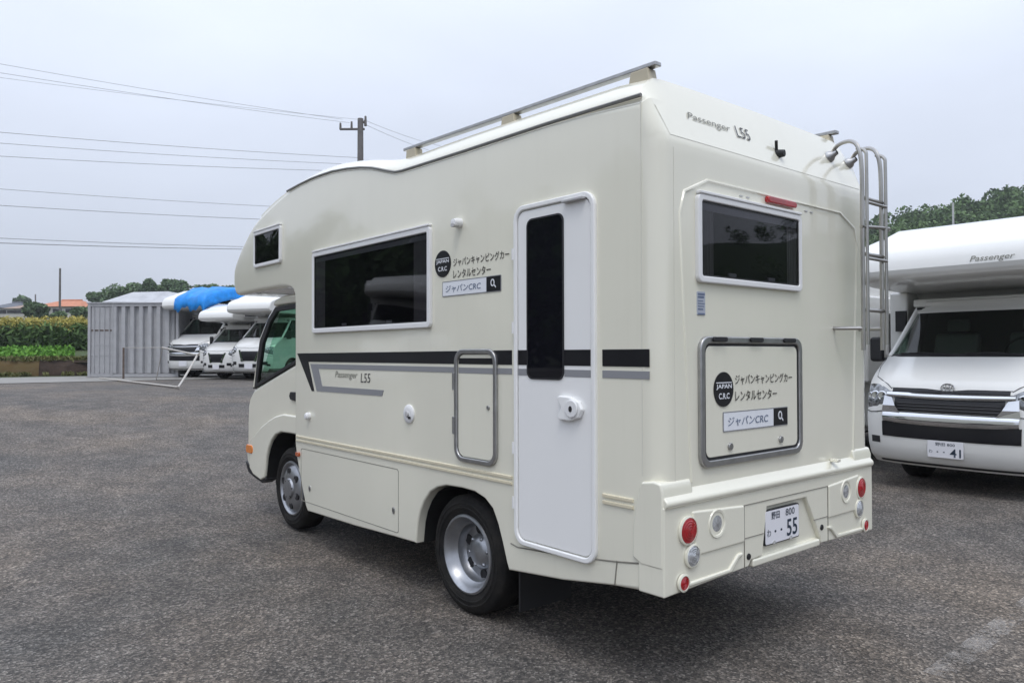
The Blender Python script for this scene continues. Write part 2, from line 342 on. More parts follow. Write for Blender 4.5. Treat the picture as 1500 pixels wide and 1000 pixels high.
# loose stones lying on the asphalt near the camera
vs, fs = [], []
for k in range(5200):
    dp = 1.9+abs(random.gauss(0, 1))*3.2; px = random.uniform(-120, 1620); p = at(px, 500, dp); r = random.uniform(.0018, .0052)*(1.6 if random.random() < .06 else 1); z = H(p.x, p.y)+r*.35; i = len(vs); a_ = random.uniform(0, 6.3)
    ca_, sa_ = math.cos(a_), math.sin(a_); q = [random.uniform(.7, 1.3) for _ in range(6)]
    for dx, dy, dz, w_ in ((1, 0, 0, q[0]), (0, 1, 0, q[1]), (-1, 0, 0, q[2]), (0, -1, 0, q[3]), (.1, .1, .7, q[4]), (0, 0, -.6, q[5])):
        vs.append((p.x+(dx*ca_-dy*sa_)*r*w_, p.y+(dx*sa_+dy*ca_)*r*w_, z+dz*r))
    for t in ((0, 1, 4), (1, 2, 4), (2, 3, 4), (3, 0, 4), (1, 0, 5), (2, 1, 5), (3, 2, 5), (0, 3, 5)): fs.append(tuple(i+x for x in t))
m = MB(); m.add(vs, fs); tag(m.build('loose_stones', mat('loose_stone', (.24, .225, .205), .9, var=.6, vscale=25), recalc=False), 'small loose stones scattered on the asphalt', 'stones', kind='stuff')

# ------------------------------------------------------------------ the main motorhome
W = 1.925
S = lambda u, v, d: (-d, u, v)              # left side plane: u = y, v = z, d = outwards
SR = lambda u, v, d: (W+d, u, v)
B = lambda u, v, d: (u, -d, v)              # rear plane: u = x, v = z
rv = empty('camper_van'); tag(rv, 'cream coachbuilt camper van seen from behind, with white entry door and over-cab nose', 'camper van')
gut = [(.075, 2.603), (.4, 2.615), (.705, 2.622), (1.389, 2.628), (1.718, 2.633), (1.95, 2.637), (2.05, 2.639), (2.13, 2.646), (2.223, 2.671), (2.32, 2.70), (2.42, 2.728), (2.58, 2.761), (2.771, 2.789), (3.0, 2.812), (3.18, 2.818), (3.349, 2.820), (3.56, 2.812), (3.786, 2.797)]
nose = [(3.99, 2.772), (4.194, 2.731), (4.35, 2.69), (4.490, 2.643), (4.61, 2.584), (4.713, 2.515), (4.81, 2.45), (4.897, 2.376), (4.955, 2.32), (4.99, 2.265), (5.0, 2.20), (4.995, 2.13), (4.97, 2.066), (4.93, 2.033), (4.87, 2.025)]
under_p = [(4.362, 2.031), (3.93, 2.028), (3.79, 2.026), (3.72, 2.018), (3.675, 1.995), (3.648, 1.96), (3.64, 1.92)]
front = [(3.637, 1.4), (3.634, .778), (3.60, .66), (3.52, .48), (3.44, .32), (3.405, .287)]
arch = [(2.65, .302), (2.163, .321), (1.892, .329), (1.872, .458), (1.845, .53), (1.80, .60), (1.735, .664), (1.66, .70), (1.57, .722), (1.42, .728), (1.30, .724), (1.206, .699), (1.14, .655), (1.095, .58), (1.058, .49), (1.022, .39), (1.005, .355)]
back = [(.6, .395), (.265, .445), (.03, .462), (0, .49), (0, .86), (0, 1.6), (0, 2.36), (0, 2.400), (.0025, 2.418), (.009, 2.440), (.018, 2.462), (.045, 2.527)]
prof = gut+nose+under_p+front+arch+back
n = len(prof)
def wgt(y, z):
    if z < .48 or (z < .80 and .9 < y < 1.95): return .012
    if y > 3.5 and z < 2.026: return .022
    if y < .12 and z < 2.45: return .085
    if y < .12: return .06
    if y > 3.9: return .05
    return .022
def rounded_extrude(poly, rad, seg=8):
    n = len(poly); A = sum(poly[i][0]*poly[(i+1) % n][1]-poly[(i+1) % n][0]*poly[i][1] for i in range(n)); sg = 1 if A > 0 else -1
    nrm = []
    for i in range(n):
        e = []
        for p, q in ((poly[i-1], poly[i]), (poly[i], poly[(i+1) % n])):
            dx, dy = q[0]-p[0], q[1]-p[1]; l = math.hypot(dx, dy); e.append((dy/l*sg, -dx/l*sg))
        bx, by = e[0][0]+e[1][0], e[0][1]+e[1][1]; l = max(math.hypot(bx, by), .6); c = max(.5, (bx*e[0][0]+by*e[0][1])/l); nrm.append((bx/l/c, by/l/c))
    vs, fs = [], []; prof_x = []
    th = [math.pi/2*k/seg for k in range(seg+1)]
    for side in (0, 1):
        for t in (th if side == 0 else th[::-1]):
            for i, (u, v) in enumerate(poly):
                r = rad[i]; ins = r*(1-math.sin(t)); x = r*(1-math.cos(t)); x = x if side == 0 else W-x
                vs.append((x, u-nrm[i][0]*ins, v-nrm[i][1]*ins))
    R_ = 2*(seg+1)
    for k in range(R_-1):
        for i in range(n): fs.append((k*n+i, k*n+(i+1) % n, (k+1)*n+(i+1) % n, (k+1)*n+i))
    fs.append(tuple(range(n))); fs.append(tuple(range((R_-1)*n, R_*n))[::-1])
    return vs, fs
rad = [wgt(y, z) for y, z in prof]
rad = [(rad[i-1]+rad[i]*2+rad[(i+1) % n])/4 for i in range(n)]
m = MB(); m.add(*rounded_extrude(prof, rad)); shell = m.build('body_shell', cream, rv)
me = shell.data; me.polygons.foreach_set('use_smooth', [len(p.vertices) < 5 for p in me.polygons]); me.set_sharp_from_angle(angle=R(19))
# roof cap, crowned, rising from the gutter
top_at = [(.052, 2.554), (.10, 2.668), (.128, 2.728), (.30, 2.747), (.835, 2.760), (1.55, 2.776), (2.0, 2.772), (2.2, 2.776), (2.35, 2.797), (2.6, 2.848), (2.97, 2.905), (3.3, 2.922), (3.68, 2.905), (3.9, 2.862), (4.2, 2.76), (4.42, 2.672)]
base_at = gut+nose
def interp(tab, y):
    tab = sorted(tab)
    return float(np.interp(y, [p[0] for p in tab], [p[1] for p in tab]))
rows = []
for y in [.006, .03, .06, .10, .128, .2, .3, .6, 1, 1.4, 1.7, 1.95, 2.05, 2.13, 2.22, 2.32, 2.42, 2.58, 2.77, 3.0, 3.2, 3.35, 3.56, 3.786, 3.9, 4.05, 4.2, 4.35]:
    r = []; slant = 2.462+(y+.0012-.018)*2.474
    zb = interp(gut+nose[:6], y)-.006; zt = max(interp(top_at, y), zb+.004); h = zt-zb
    x0 = float(np.interp(y, [.006, .03, .06, .10], [.085, .07, .05, .0]))
    for s_, hh in ((.0, 0), (.012, .16), (.03, .36), (.055, .60), (.085, .82), (.12, .95), (.18, 1.0), (.4, 1.12), (.75, 1.2), (W/2, 1.24)):
        if y < .08: r.append((x0+s_*(W/2-x0)/(W/2), y, slant))
        elif hh == 0: r.append((.010, y, zb-.03))
        else: r.append((s_, y, zb+h*(hh if y > .15 else min(hh, 1.0+(hh-1)*.3))))
    r = r+[(W-x, yy, z) for x, yy, z in r[-2::-1]]; rows.append(r)
m = MB(); m.grid(rows); m.build('roof', cream, rv, smooth=35)
# gutter strip, left and right
gl = [(.095, 2.607)]+gut[1:]
for mp, nm in ((S, 'gutter_rail'), (SR, 'gutter_rail')):
    m = MB(); m.tube([mp(y, z+.004, .002) for y, z in gl], .009, 6); m.build(nm, mat('gutter_grey', (.20, .20, .19), .5), rv, smooth=40)
# roof rails on stub brackets
for xx in (.125, W-.16):
    m = MB(); m.prism([(.10, 2.770), (2.20, 2.815), (2.20, 2.835), (.10, 2.790)], lambda u, v, d, xx=xx: (xx+d, u, v), -.022, .022); rl = m.build('roof_rail', alu, rv, bevel=.004, seg=2)
    for y in (.19, 1.12, 2.10):
        zr = 2.770+(y-.1)*.0214
        m = MB(); m.prism([(y-.065, 2.70), (y+.065, 2.70), (y+.05, zr+.0012-.0025), (y-.05, zr-.0025)], lambda u, v, d, xx=xx: (xx+d, u, v), -.03, .03)
        m.build('rail_bracket', mat('bracket_beige', (.50, .45, .34), .5), rl, bevel=.006, seg=2)
# waist moulding: two ribs
for y0, y1 in ((.972, 3.60), (.15, .33)):
    m = MB()
    for z in (.842, .812):
        m.prism([(z-.009, .0), (z-.006, .009), (z+.006, .009), (z+.009, .0)], lambda u, v, d: (-v+.001, d, u), y0, y1)
    m.build('waist_moulding', mat('moulding_cream', (.70, .64, .48), .35, coat=.4), rv, smooth=30)
# skirt: service flap and shut lines
m = MB(); m.ring(rrect(2.089, 3.52, .352, .757, .02), rrect(2.0935, 3.5155, .3565, .7525, .018), S, -.004, .0012); m.build('skirt_flap_seam', mat('seam_shadow', (.22, .21, .18), .8), rv)
for y, z in ((3.363, .465), (2.147, .489)):
    m = MB(); m.prism(ell(y, z, .014, .022, 16), S, -.004, .006); lk = m.build('flap_lock', alu, rv, bevel=.002, seg=2)
    m = MB(); m.prism(rrect(y-.003, y+.003, z-.010, z+.010, .002, 2), S, .0055, .007); m.build('keyhole', darkp, lk)
# lower step line behind the wheel arch
m = MB(); m.tube([S(.985, .50, .0), S(.93, .49, .0), S(.6, .515, .0), S(.25, .557, 0), S(.11, .578, 0)], .004, 6); m.build('skirt_seam', mat('seam_shadow', (.22, .21, .18), .8), rv)
m = MB(); m.tube([S(.247, .562, 0), S(.262, .45, 0)], .004, 6); m.build('skirt_seam', MATS['seam_shadow'], rv)
# inner arch liners
def liner(pts, x0, x1, parent):
    for a_, b_ in ((x0, x1), (W-x1, W-x0)):
        m = MB(); m.grid([[(a_, y, z) for y, z in pts], [(b_, y, z) for y, z in pts]]); m.build('arch_liner', under, parent, recalc=False)
cy_ = sum(p[0] for p in arch[2:])/len(arch[2:])
liner([(y+(.005 if y < cy_ else -.005), z-.005) for y, z in arch[2:]], .055, .31, rv)
m = MB(); m.box(.30, W-.30, .9, 2.0, .33, .80); m.build('arch_liner', under, rv)
m = MB(); m.box(.26, W-.26, .9, 4.62, .30, .58); m.build('chassis', under, rv)

m = MB(); m.box(.40, W-.40, .62, .94, .29, .47); m.build('underbody_blocker', under, rv, bevel=.03, seg=2)  # added box under the rear floor, keeps light off the ground beneath
m = MB(); m.tube([(.2, 1.452, .338), (W-.2, 1.452, .338)], .06, 10); m.build('axle', under, rv, smooth=50)
for x in (.08, W-.46):
    m = MB(); m.box(x, x+.38, 1.005, 1.017, .12, .44); m.build('mudflap', darkp, rv)
m = MB(); m.tube(smooth_path([(1.5, 2.6, .32), (1.5, 1.9, .32), (1.62, 1.2, .36), (1.5, .9, .34), (1.42, .55, .34)], 4), .028, 10); m.build('exhaust_pipe', rust, rv, smooth=50)
sm = mat('sealant_line', (.66, .64, .56), .5)
m = MB(); m.tube([S(.098, .96, .0), S(.098, 2.585, .0)], .0022, 5); m.build('joint_sealant', sm, rv)
m = MB(); m.tube([B(.098, .93, .0), B(.098, 2.38, .0)], .0022, 5); m.build('joint_sealant', sm, rv)
m = MB(); m.tube([S(3.5, .80, .0), S(3.5, 1.0, 0)], .0018, 5)
# stripes (film 2 mm proud)
def film(name, poly, mp, material, parent, d=.0025): 
    m = MB(); m.prism(poly, mp, -.002, d); return m.build(name, material, parent)
film('black_stripe', [(3.587, 1.492), (3.331, 1.206), (3.288, 1.207), (3.392, 1.428), (.972, 1.428), (.972, 1.504)], S, black, rv)
film('black_stripe', [(.33, 1.504), (.33, 1.428), (.058, 1.428), (.058, 1.504)], S, black, rv)
film('grey_stripe', [(3.355, 1.412), (3.245, 1.208), (2.291, 1.211), (2.270, 1.250), (3.155, 1.250), (3.215, 1.377), (.972, 1.379), (.972, 1.410)], S, grey, rv)
film('grey_stripe', [(.33, 1.409), (.33, 1.375), (.058, 1.375), (.058, 1.409)], S, grey, rv)
text('model_lettering', 'Passenger', 2.95, 1.305, .33, .058, S, mat('lettering_grey', (.20, .20, .17), .5), rv, .0022, -1, .25)
text('model_lettering', 'L55', 2.575, 1.292, .13, .062, S, mat('lettering_dark', (.06, .06, .06), .5), rv, .0022, -1, .1)

# side windows: white frame, smoked pane
def window(name, u0, u1, v0, v1, mp, fr=.036, r=.03, curt=0):
    m = MB(); m.ring(rrect(u0, u1, v0, v1, r), rrect(u0+fr, u1-fr, v0+fr, v1-fr, max(r-fr*.6, .008)), mp, -.004, .022); f = m.build('window', framewhite, rv, bevel=.007, seg=2)
    a0, a1, b0, b1 = u0+fr-.004, u1-fr+.004, v0+fr-.004, v1-fr+.004
    m = MB(); m.prism(rrect(a0, a1, b0, b1, .012), mp, -.003, .0015); m.build('dark_cavity', mat('cavity', (.004, .004, .005), .9), f)
    m = MB(); nu, nv = 14, 6                                   # slightly bowed acrylic
    m.grid([[mp(a0+(a1-a0)*i/nu, b0+(b1-b0)*j/nv, .0135+.004*math.sin(math.pi*i/nu)*math.sin(math.pi*j/nv)) for i in range(nu+1)] for j in range(nv+1)]); m.build('pane', tint, f, smooth=60, recalc=False)
    m = MB(); m.ring(rrect(a0-.004, a1+.004, b0-.004, b1+.004, .014), rrect(a0+.010, a1-.010, b0+.010, b1-.010, .012), mp, .002, .0165); m.build('pane_seal', darkp, f, bevel=.002, seg=2)
    if curt:
        for ua, ub in ((a0+.012, a0+.012+curt), (a1-.012-curt, a1-.012)):
            m = MB(); q = 16; m.grid([[mp(ua+(ub-ua)*i/q, z_, .006+.0035*math.sin(i*2.4)) for i in range(q+1)] for z_ in (b0+.012, b1-.03)]); m.build('curtain', mat('curtain_cloth', (.30, .29, .27), .95), f, smooth=70, recalc=False)
        m = MB(); m.prism([(a0+.012, b1-.045), (a1-.012, b1-.045), (a1-.012, b1-.014), (a0+.012, b1-.014)], mp, .002, .009); m.build('blind_cassette', lgrey, f)
        for uc in (a0+(a1-a0)*.3, a0+(a1-a0)*.7):
            m = MB(); m.prism(rrect(uc-.03, uc+.03, b0+.014, b0+.030, .005, 2), mp, .002, .010); m.build('window_catch', lgrey, f)
    m = MB(); m.prism([(u0+.01, v1-.001), (u1-.01, v1-.001), (u1-.01, v1+.013), (u0+.01, v1+.013)], mp, -.004, .027); m.build('rain_strip', framewhite, f, bevel=.004, seg=2)
    return f
window('window', 1.706, 3.296, 1.642, 2.250, S, curt=.15)
window('window', 3.880, 4.454, 2.235, 2.543, S, .03)
window('window', .248, 1.138, 1.802, 2.200, B, .03, curt=.09)
# entry door
m = MB(); m.ring(rrect(.362, .940, .512, 2.243, .075, 8), rrect(.388, .914, .538, 2.217, .055, 8), S, -.004, .02); df = m.build('entry_door', white, rv, bevel=.007, seg=3)
m = MB(); m.prism(rrect(.393, .909, .543, 2.212, .05, 8), S, -.004, .012); m.build('door_leaf', white, df, bevel=.004, seg=2)
m = MB(); m.ring(rrect(.569, .838, 1.358, 2.166, .04), rrect(.577, .83, 1.366, 2.158, .034), S, .010, .017); m.build('pane_rim', darkp, df)
m = MB(); m.prism(rrect(.576, .831, 1.365, 2.159, .034), S, .010, .0155); m.build('pane', dkglass, df)
for u0, u1 in ((.839, .909), (.395, .568)):
    film('black_stripe', [(u0, 1.504), (u1, 1.504), (u1, 1.428), (u0, 1.428)], S, black, df, .0135)
    film('grey_stripe', [(u0, 1.409), (u1, 1.409), (u1, 1.375), (u0, 1.375)], S, grey, df, .0135)
hp = [(.590, 1.285), (.52, 1.283), (.455, 1.262), (.432, 1.225), (.452, 1.185), (.52, 1.166), (.585, 1.168), (.600, 1.178), (.575, 1.225), (.602, 1.272)]
m = MB(); m.prism(hp, S, .010, .035); hd = m.build('door_handle', white, df, bevel=.012, seg=3)
m = MB(); m.prism(ell(.497, 1.226, .042, .042, 24), S, .034, .044); m.build('lock_boss', framewhite, df, bevel=.006, seg=2)
m = MB(); m.prism(ell(.497, 1.226, .010, .014, 14), S, .0435, .047); m.build('keyhole', darkp, df)
m = MB(); m.box(-.04, -.012, .42, .56, 2.205, 2.219); m.build('door_lamp_strip', lgrey, df, bevel=.004, seg=2)
for z in (.72, 1.0, 1.62, 2.0):
    m = MB(); m.tube([S(.944, z-.03, .016), S(.944, z+.03, .016)], .008, 8); m.build('hinge', framewhite, df, smooth=40)
# tall narrow locker hatch framed in aluminium
m = MB(); m.ring(rrect(1.088, 1.470, .880, 1.512, .075, 8), rrect(1.115, 1.443, .907, 1.485, .055, 8), S, -.004, .018); lh = m.build('locker_hatch', alu, rv, bevel=.007, seg=3)
m = MB(); m.prism(rrect(1.117, 1.441, .909, 1.483, .055, 8), S, -.003, .007); m.build('hatch_panel', cream, lh, bevel=.003, seg=2)
film('black_stripe', [(1.13, 1.462), (1.428, 1.462), (1.434, 1.428), (1.124, 1.428)], S, black, lh, .0085)
film('grey_stripe', [(1.124, 1.409), (1.434, 1.409), (1.434, 1.377), (1.124, 1.377)], S, grey, lh, .0085)
for z in (1.08, 1.33):
    m = MB(); m.box(-.024, -.015, 1.462, 1.478, z-.05, z+.05); m.build('hinge', alu, lh, bevel=.003, seg=2)
m = MB(); m.prism(ell(1.163, 1.195, .012, .012, 16), S, .004, .014); m.build('lock', alu, lh, bevel=.002, seg=2)
# small fittings
m = MB(); m.lathe([(.058, -.002), (.058, .008), (.050, .014), (.030, .016), (.0, .016)], lambda a, b_, d: S(1.961+a, 1.114+b_, d), 28); f = m.build('water_filler', framewhite, rv, smooth=35)
m = MB(); m.prism(ell(1.961, 1.114, .018, .018, 16), S, .015, .026); m.build('filler_lock', lgrey, f, bevel=.003, seg=2)
m = MB(); m.prism(rrect(1.925, 1.95, 1.085, 1.10, .004, 2), S, .0145, .020); m.build('filler_tab', darkp, f)
m = MB(); m.lathe([(.028, -.002), (.028, .02), (.018, .034), (0, .036)], lambda a, b_, d: S(3.377+a, 1.014+b_, d), 20); m.build('side_fitting', framewhite, rv, smooth=35)
m = MB(); m.lathe([(.030, -.002), (.030, .02), (.022, .05), (0, .054)], lambda a, b_, d: S(1.429+a, 2.229+b_*.9, d), 20); f = m.build('side_lamp', framewhite, rv, smooth=35)
m = MB(); m.prism(ell(1.425, 2.212, .02, .012, 16), S, .02, .058); m.build('lamp_lens', lgrey, f, bevel=.003, seg=2)
m = MB(); m.prism(rrect(3.535, 3.595, .688, .722, .012), S, -.002, .016); m.build('marker_lamp', mat('orange_red_lens', (.45, .09, .02), .15, coat=.8), rv, bevel=.005, seg=2)

# rental company lettering, side and rear
def company(parent, mp, sgn, uc, vc, ru, rv_, tu, t1v, t2v, tw1, tw2, th, bu0, bu1, bv0, bv1, bsplit, d):
    ink = mat('lettering_ink', (.035, .033, .03), .5)
    m = MB(); m.prism(ell(uc, vc, ru, rv_, 40), mp, d-.004, d); rd = m.build('roundel', black, parent)
    m = MB(); m.prism([(uc-ru*.80, vc+rv_*.36), (uc+ru*.80, vc+rv_*.36), (uc+ru*.80, vc+rv_*.41), (uc-ru*.80, vc+rv_*.41)], mp, d-.001, d+.0012); m.build('roundel_bar', signw, rd)
    text('lettering', 'JAPAN', uc-sgn*ru*.80, vc-rv_*.02, ru*1.6, rv_*.32, mp, signw, rd, d+.0012, sgn, 0, .02)
    text('lettering', 'C.R.C', uc-sgn*ru*.55, vc-rv_*.55, ru*1.1, rv_*.34, mp, signw, rd, d+.0012, sgn, 0, .02)
    text('lettering', 'ジャパンキャンピングカー', tu, t1v, tw1, th, mp, ink, parent, d-.0015, sgn, 0, .008)
    text('lettering', 'レンタルセンター', tu, t2v, tw2, th, mp, ink, parent, d-.0015, sgn, 0, .008)
    m = MB(); m.prism(rrect(min(bu0, bu1), max(bu0, bu1), bv0, bv1, .003, 2), mp, d-.005, d-.0015); sb = m.build('search_box', signw, parent)
    e_ = .004
    m = MB(); m.ring(rrect(min(bu0, bu1)-e_, max(bu0, bu1)+e_, bv0-e_, bv1+e_, .004, 2), rrect(min(bu0, bu1)+.001, max(bu0, bu1)-.001, bv0+.001, bv1-.001, .003, 2), mp, d-.005, d-.001); m.build('search_outline', grey, sb)
    m = MB(); m.prism([(bsplit, bv0), (bu1, bv0), (bu1, bv1), (bsplit, bv1)], mp, d-.004, d); m.build('search_button', black, sb)
    hh = bv1-bv0; uw = abs(bsplit-bu0)
    text('lettering', 'ジャパンCRC', bu0+sgn*uw*.08, bv0+hh*.22, uw*.80, hh*.52, mp, signb, sb, d+.0002, sgn, .1, .004)
    bc = (bsplit+bu1)/2
    m = MB(); m.ring(ell(bc-sgn*.006, bv0+hh*.58, hh*.21, hh*.25, 24), ell(bc-sgn*.006, bv0+hh*.58, hh*.13, hh*.17, 24), mp, d-.001, d+.0012)
    x0, z0 = bc+sgn*.002, bv0+hh*.38
    m.prism([(x0, z0+.004), (x0+sgn*.018, z0-.014), (x0+sgn*.022, z0-.008), (x0+sgn*.006, z0+.008)], mp, d-.001, d+.0012); m.build('search_icon', signw, sb)
company(rv, S, -1, 1.597, 2.012, .080, .078, 1.492, 1.985, 1.918, .50, .345, .048, 1.598, 1.062, 1.822, 1.902, 1.183, .004)
# rear: window marks, brake lamp, hatch
rp = [(.205, .915), (.165, 1.5), (.130, 2.10), (.165, 2.205), (.335, 2.277), (1.585, 2.277), (1.755, 2.205), (1.79, 2.10), (1.755, 1.5), (1.72, .915)]
m = MB()
for i in range(len(rp)-1):
    (u0, v0), (u1, v1) = rp[i], rp[i+1]; L_ = math.hypot(u1-u0, v1-v0); nx, ny = -(v1-v0)/L_*.011, (u1-u0)/L_*.011
m = MB(); cen = Vector((.96, 1.6)); mk = lambda k, d: [B(*(Vector(p)+(cen-Vector(p)).normalized()*k), d) for p in rp]
m.grid([mk(0, -.002), mk(.006, .006), mk(.014, .007), mk(.026, -.002)]); m.build('rear_panel_ridge', cream, rv, smooth=40)
m = MB(); m.prism(rrect(.817, 1.087, 2.229, 2.262, .016), B, -.002, .024); m.build('brake_lamp', redl, rv, bevel=.006, seg=2)
for u in (.638, 1.24):
    for k in (-1, 1):
        m = MB(); m.prism(rrect(u+k*.028-.014, u+k*.028+.014, 2.231, 2.238, .003, 2), B, -.001, .004); m.build('screw_cap', lgrey, rv)
m = MB(); m.prism(rrect(.258, .318, 1.657, 1.762, .004, 2), B, -.001, .003); stk = m.build('warning_sticker', mat('sticker_blue_grey', (.42, .45, .52), .5), rv)
for k, (z, t) in enumerate(((1.750, .008), (1.737, .008), (1.72, .004), (1.708, .004), (1.696, .004), (1.683, .006), (1.662, .007))):
    m = MB(); m.box(.263, .313-.006*(k % 3), -.0042, -.002, z-t/2, z+t/2); m.build('print_line', signb, stk)
m = MB(); m.ring(rrect(.262, 1.133, .972, 1.562, .06, 8), rrect(.294, 1.101, 1.004, 1.530, .04, 8), B, -.004, .02); rh = m.build('rear_hatch', alu, rv, bevel=.007, seg=3)
m = MB(); m.ring(rrect(.2945, 1.1005, 1.0045, 1.5295, .04, 8), rrect(.306, 1.089, 1.016, 1.518, .034, 8), B, -.004, .011); m.build('hatch_seal', darkp, rh)
m = MB(); m.prism(rrect(.305, 1.090, 1.015, 1.519, .034, 8), B, -.003, .012); m.build('hatch_panel', cream, rh, bevel=.004, seg=2)
for u in (.40, .70, 1.0):
    m = MB(); m.prism(rrect(u-.055, u+.055, 1.538, 1.560, .008, 3), B, .018, .030); m.build('hinge', darkp, rh, bevel=.004, seg=2)
for u in (.488, .924):
    m = MB(); m.prism(ell(u, 1.055, .017, .017, 20), B, .010, .022); m.build('lock', alu, rh, bevel=.003, seg=2)
company(rh, B, 1, .438, 1.320, .076, .080, .531, 1.338, 1.262, .505, .36, .048, .436, .985, 1.128, 1.212, .858, .0165)
# name on the slanted rear roof edge
SL = lambda u, v, d: (u, (v-2.425)*.395-d*.93, v+d*.37)
text('model_lettering', 'Passenger', .270, 2.540, .34, .046, SL, MATS['lettering_grey'], rv, .0015, 1, .25)
text('model_lettering', 'L55', .655, 2.535, .12, .062, SL, MATS['lettering_dark'], rv, .0015, 1, .1)
m = MB(); c0 = Vector(SL(1.0, 2.53, 0)); m.tube([c0, c0+Vector((-.022, -.012, .042))], .008, 8); rc = m.build('rear_camera', darkp, rv, smooth=40)
m = MB(); m.tube([c0+Vector((.0, .01, -.02)), c0+Vector((.01, -.04, -.022))], [.024, .018], 12); m.build('camera_barrel', darkp, rc, smooth=40)

BB = lambda u, v, d: (u if u < 1.5 else u-(u-1.5)*.085, -(d-.022), v)
# rear bumper with shelf lip, lamps and plate recess
bl = cream
recL, recR = [(.783, .735), (.739, .50)], [(1.150, .735), (1.318, .472)]
pl = [(-.009, .458), (.10, .462), (.62, .478), (.64, .505), (.739, .508), (.783, .737), (1.150, .737), (1.296, .508), (1.30, .478), (W-.10, .462), (W+.009, .458), (W+.009, .838), (-.009, .838)]
m = MB(); m.prism(pl, BB, -.098, .045); bp_ = m.build('rear_bumper', cream, rv, bevel=.009, seg=3)
m = MB(); m.prism([(.70, .47), (1.36, .47), (1.36, .76), (.70, .76)], BB, -.02, .004); m.build('plate_recess', cream, bp_)
m = MB(); m.prism([(.655, .466), (1.29, .466), (1.29, .506), (.655, .506)], BB, -.02, .047); m.build('bumper_step', cream, bp_, bevel=.012, seg=3)
lip = [(.0, .825), (.047, .828), (.058, .842), (.057, .858), (.040, .876), (.0, .92)]
m = MB(); m.prism(lip, lambda u, v, d: (d, -(u-.020), v), -.003, W-.034); m.build('bumper_lip', cream, bp_, bevel=.010, seg=3)
for xs_, sg in ((0, -1), (W-.036, 1)):                      # wrap-round corner blocks
    cp = [(.10, .575), (.15, .60), (.145, .75), (.125, .85), (.10, .932), (.03, .942), (-.006, .936), (-.018, .90), (-.018, .575)]
    m = MB(); m.prism(cp, lambda u, v, d, xs_=xs_, sg=sg: (xs_+sg*d, u, v), -.20, .012)
    o = m.build('corner_block', cream, bp_, bevel=.011, seg=3)
m = MB(); m.prism([(.20, .60), (.58, .60), (.58, .775), (.18, .80)], BB, .03, .053); m.build('lamp_panel', cream, bp_, bevel=.012, seg=3)
m = MB(); m.prism([(1.375, .60), (1.73, .60), (1.745, .80), (1.375, .775)], BB, .03, .053); m.build('lamp_panel', cream, bp_, bevel=.012, seg=3)
m = MB(); m.prism([(.12, .497), (.45, .500), (.52, .555), (.56, .56), (.56, .545), (.53, .535), (.47, .482), (.12, .478)], BB, .03, .056); m.build('bumper_fold', cream, bp_, bevel=.008, seg=2)
m = MB(); m.prism([(W-.12, .497), (W-.45, .500), (W-.52, .555), (W-.56, .56), (W-.56, .545), (W-.53, .535), (W-.47, .482), (W-.12, .478)], BB, .03, .056); m.build('bumper_fold', cream, bp_, bevel=.008, seg=2)
for u0, u1 in ((.585, .700), (1.36, 1.372)):
    pass
m = MB()
for sp_ in ([(.582, .772), (.582, .47)], [(.582, .772), (1.372, .772)], [(1.372, .772), (1.372, .47)], [(.582, .617), (.745, .617)], [(1.225, .612), (1.372, .612)]):
    (u0, v0), (u1, v1) = sp_; m.tube([BB(u0, v0, .046), BB(u1, v1, .046)], .0025, 5)
m.build('bumper_seam', MATS['seam_shadow'], bp_)
def lamp(name, u, v, r, material, d0=.05, dome=.014, rim=True):
    if rim:
        m = MB(); m.lathe([(r+.008, d0-.006), (r+.008, d0+.004), (r, d0+.007), (r-.002, d0)], lambda a, b_, d: BB(u+a, v+b_, d), 28); p = m.build(name, cream, rv, smooth=35)
    else: p = rv
    pr_ = [(r, d0-.004), (r, d0+.003)]+[(r*(1-.095*k), d0+.003+(dome-.003)*math.sin(.095*k*math.pi/2)**.7*1.0+(.0016 if k % 2 else 0)) for k in range(1, 10)]+[(.0005, d0+dome)]
    m = MB(); m.lathe(pr_, lambda a, b_, d: BB(u+a, v+b_, d), 28); return m.build('lens' if rim else name, material, p if rim else rv, smooth=12)
for u in (.148, W-.165):
    lamp('tail_lamp', u, .722, .056, redl, .052)
for u in (.178, W-.19):
    lamp('reversing_lamp', u, .608, .045, clearl, .052)
for u in (.112, W-.112):
    lamp('reflector', u, .504, .031, redl, .054, .006)
for u in (.357, W-.357):
    m = MB(); m.lathe([(.066, .052), (.062, .058), (.052, .056), (.046, .04), (.046, .035)], lambda a, b_, d: BB(u+a, .722+b_, d), 28); f = m.build('fog_lamp', cream, rv, smooth=35)
    m = MB(); m.lathe([(.046, .050), (.03, .055), (.0005, .056)], lambda a, b_, d: BB(u+a, .722+b_, d), 24); m.build('lens', clearl, f, smooth=50)
for u, v in ((.617, .527), (1.305, .562)):
    m = MB(); m.lathe([(.016, .044), (.014, .05), (.0005, .052)], lambda a, b_, d: BB(u+a, v+b_, d), 16); m.build('bumper_bolt', darkp, rv, smooth=40)
m = MB(); m.prism(rrect(1.43, 1.465, .895, .913, .005, 2), BB, .03, .075); m.build('lip_lug', cream, rv, bevel=.006, seg=2)
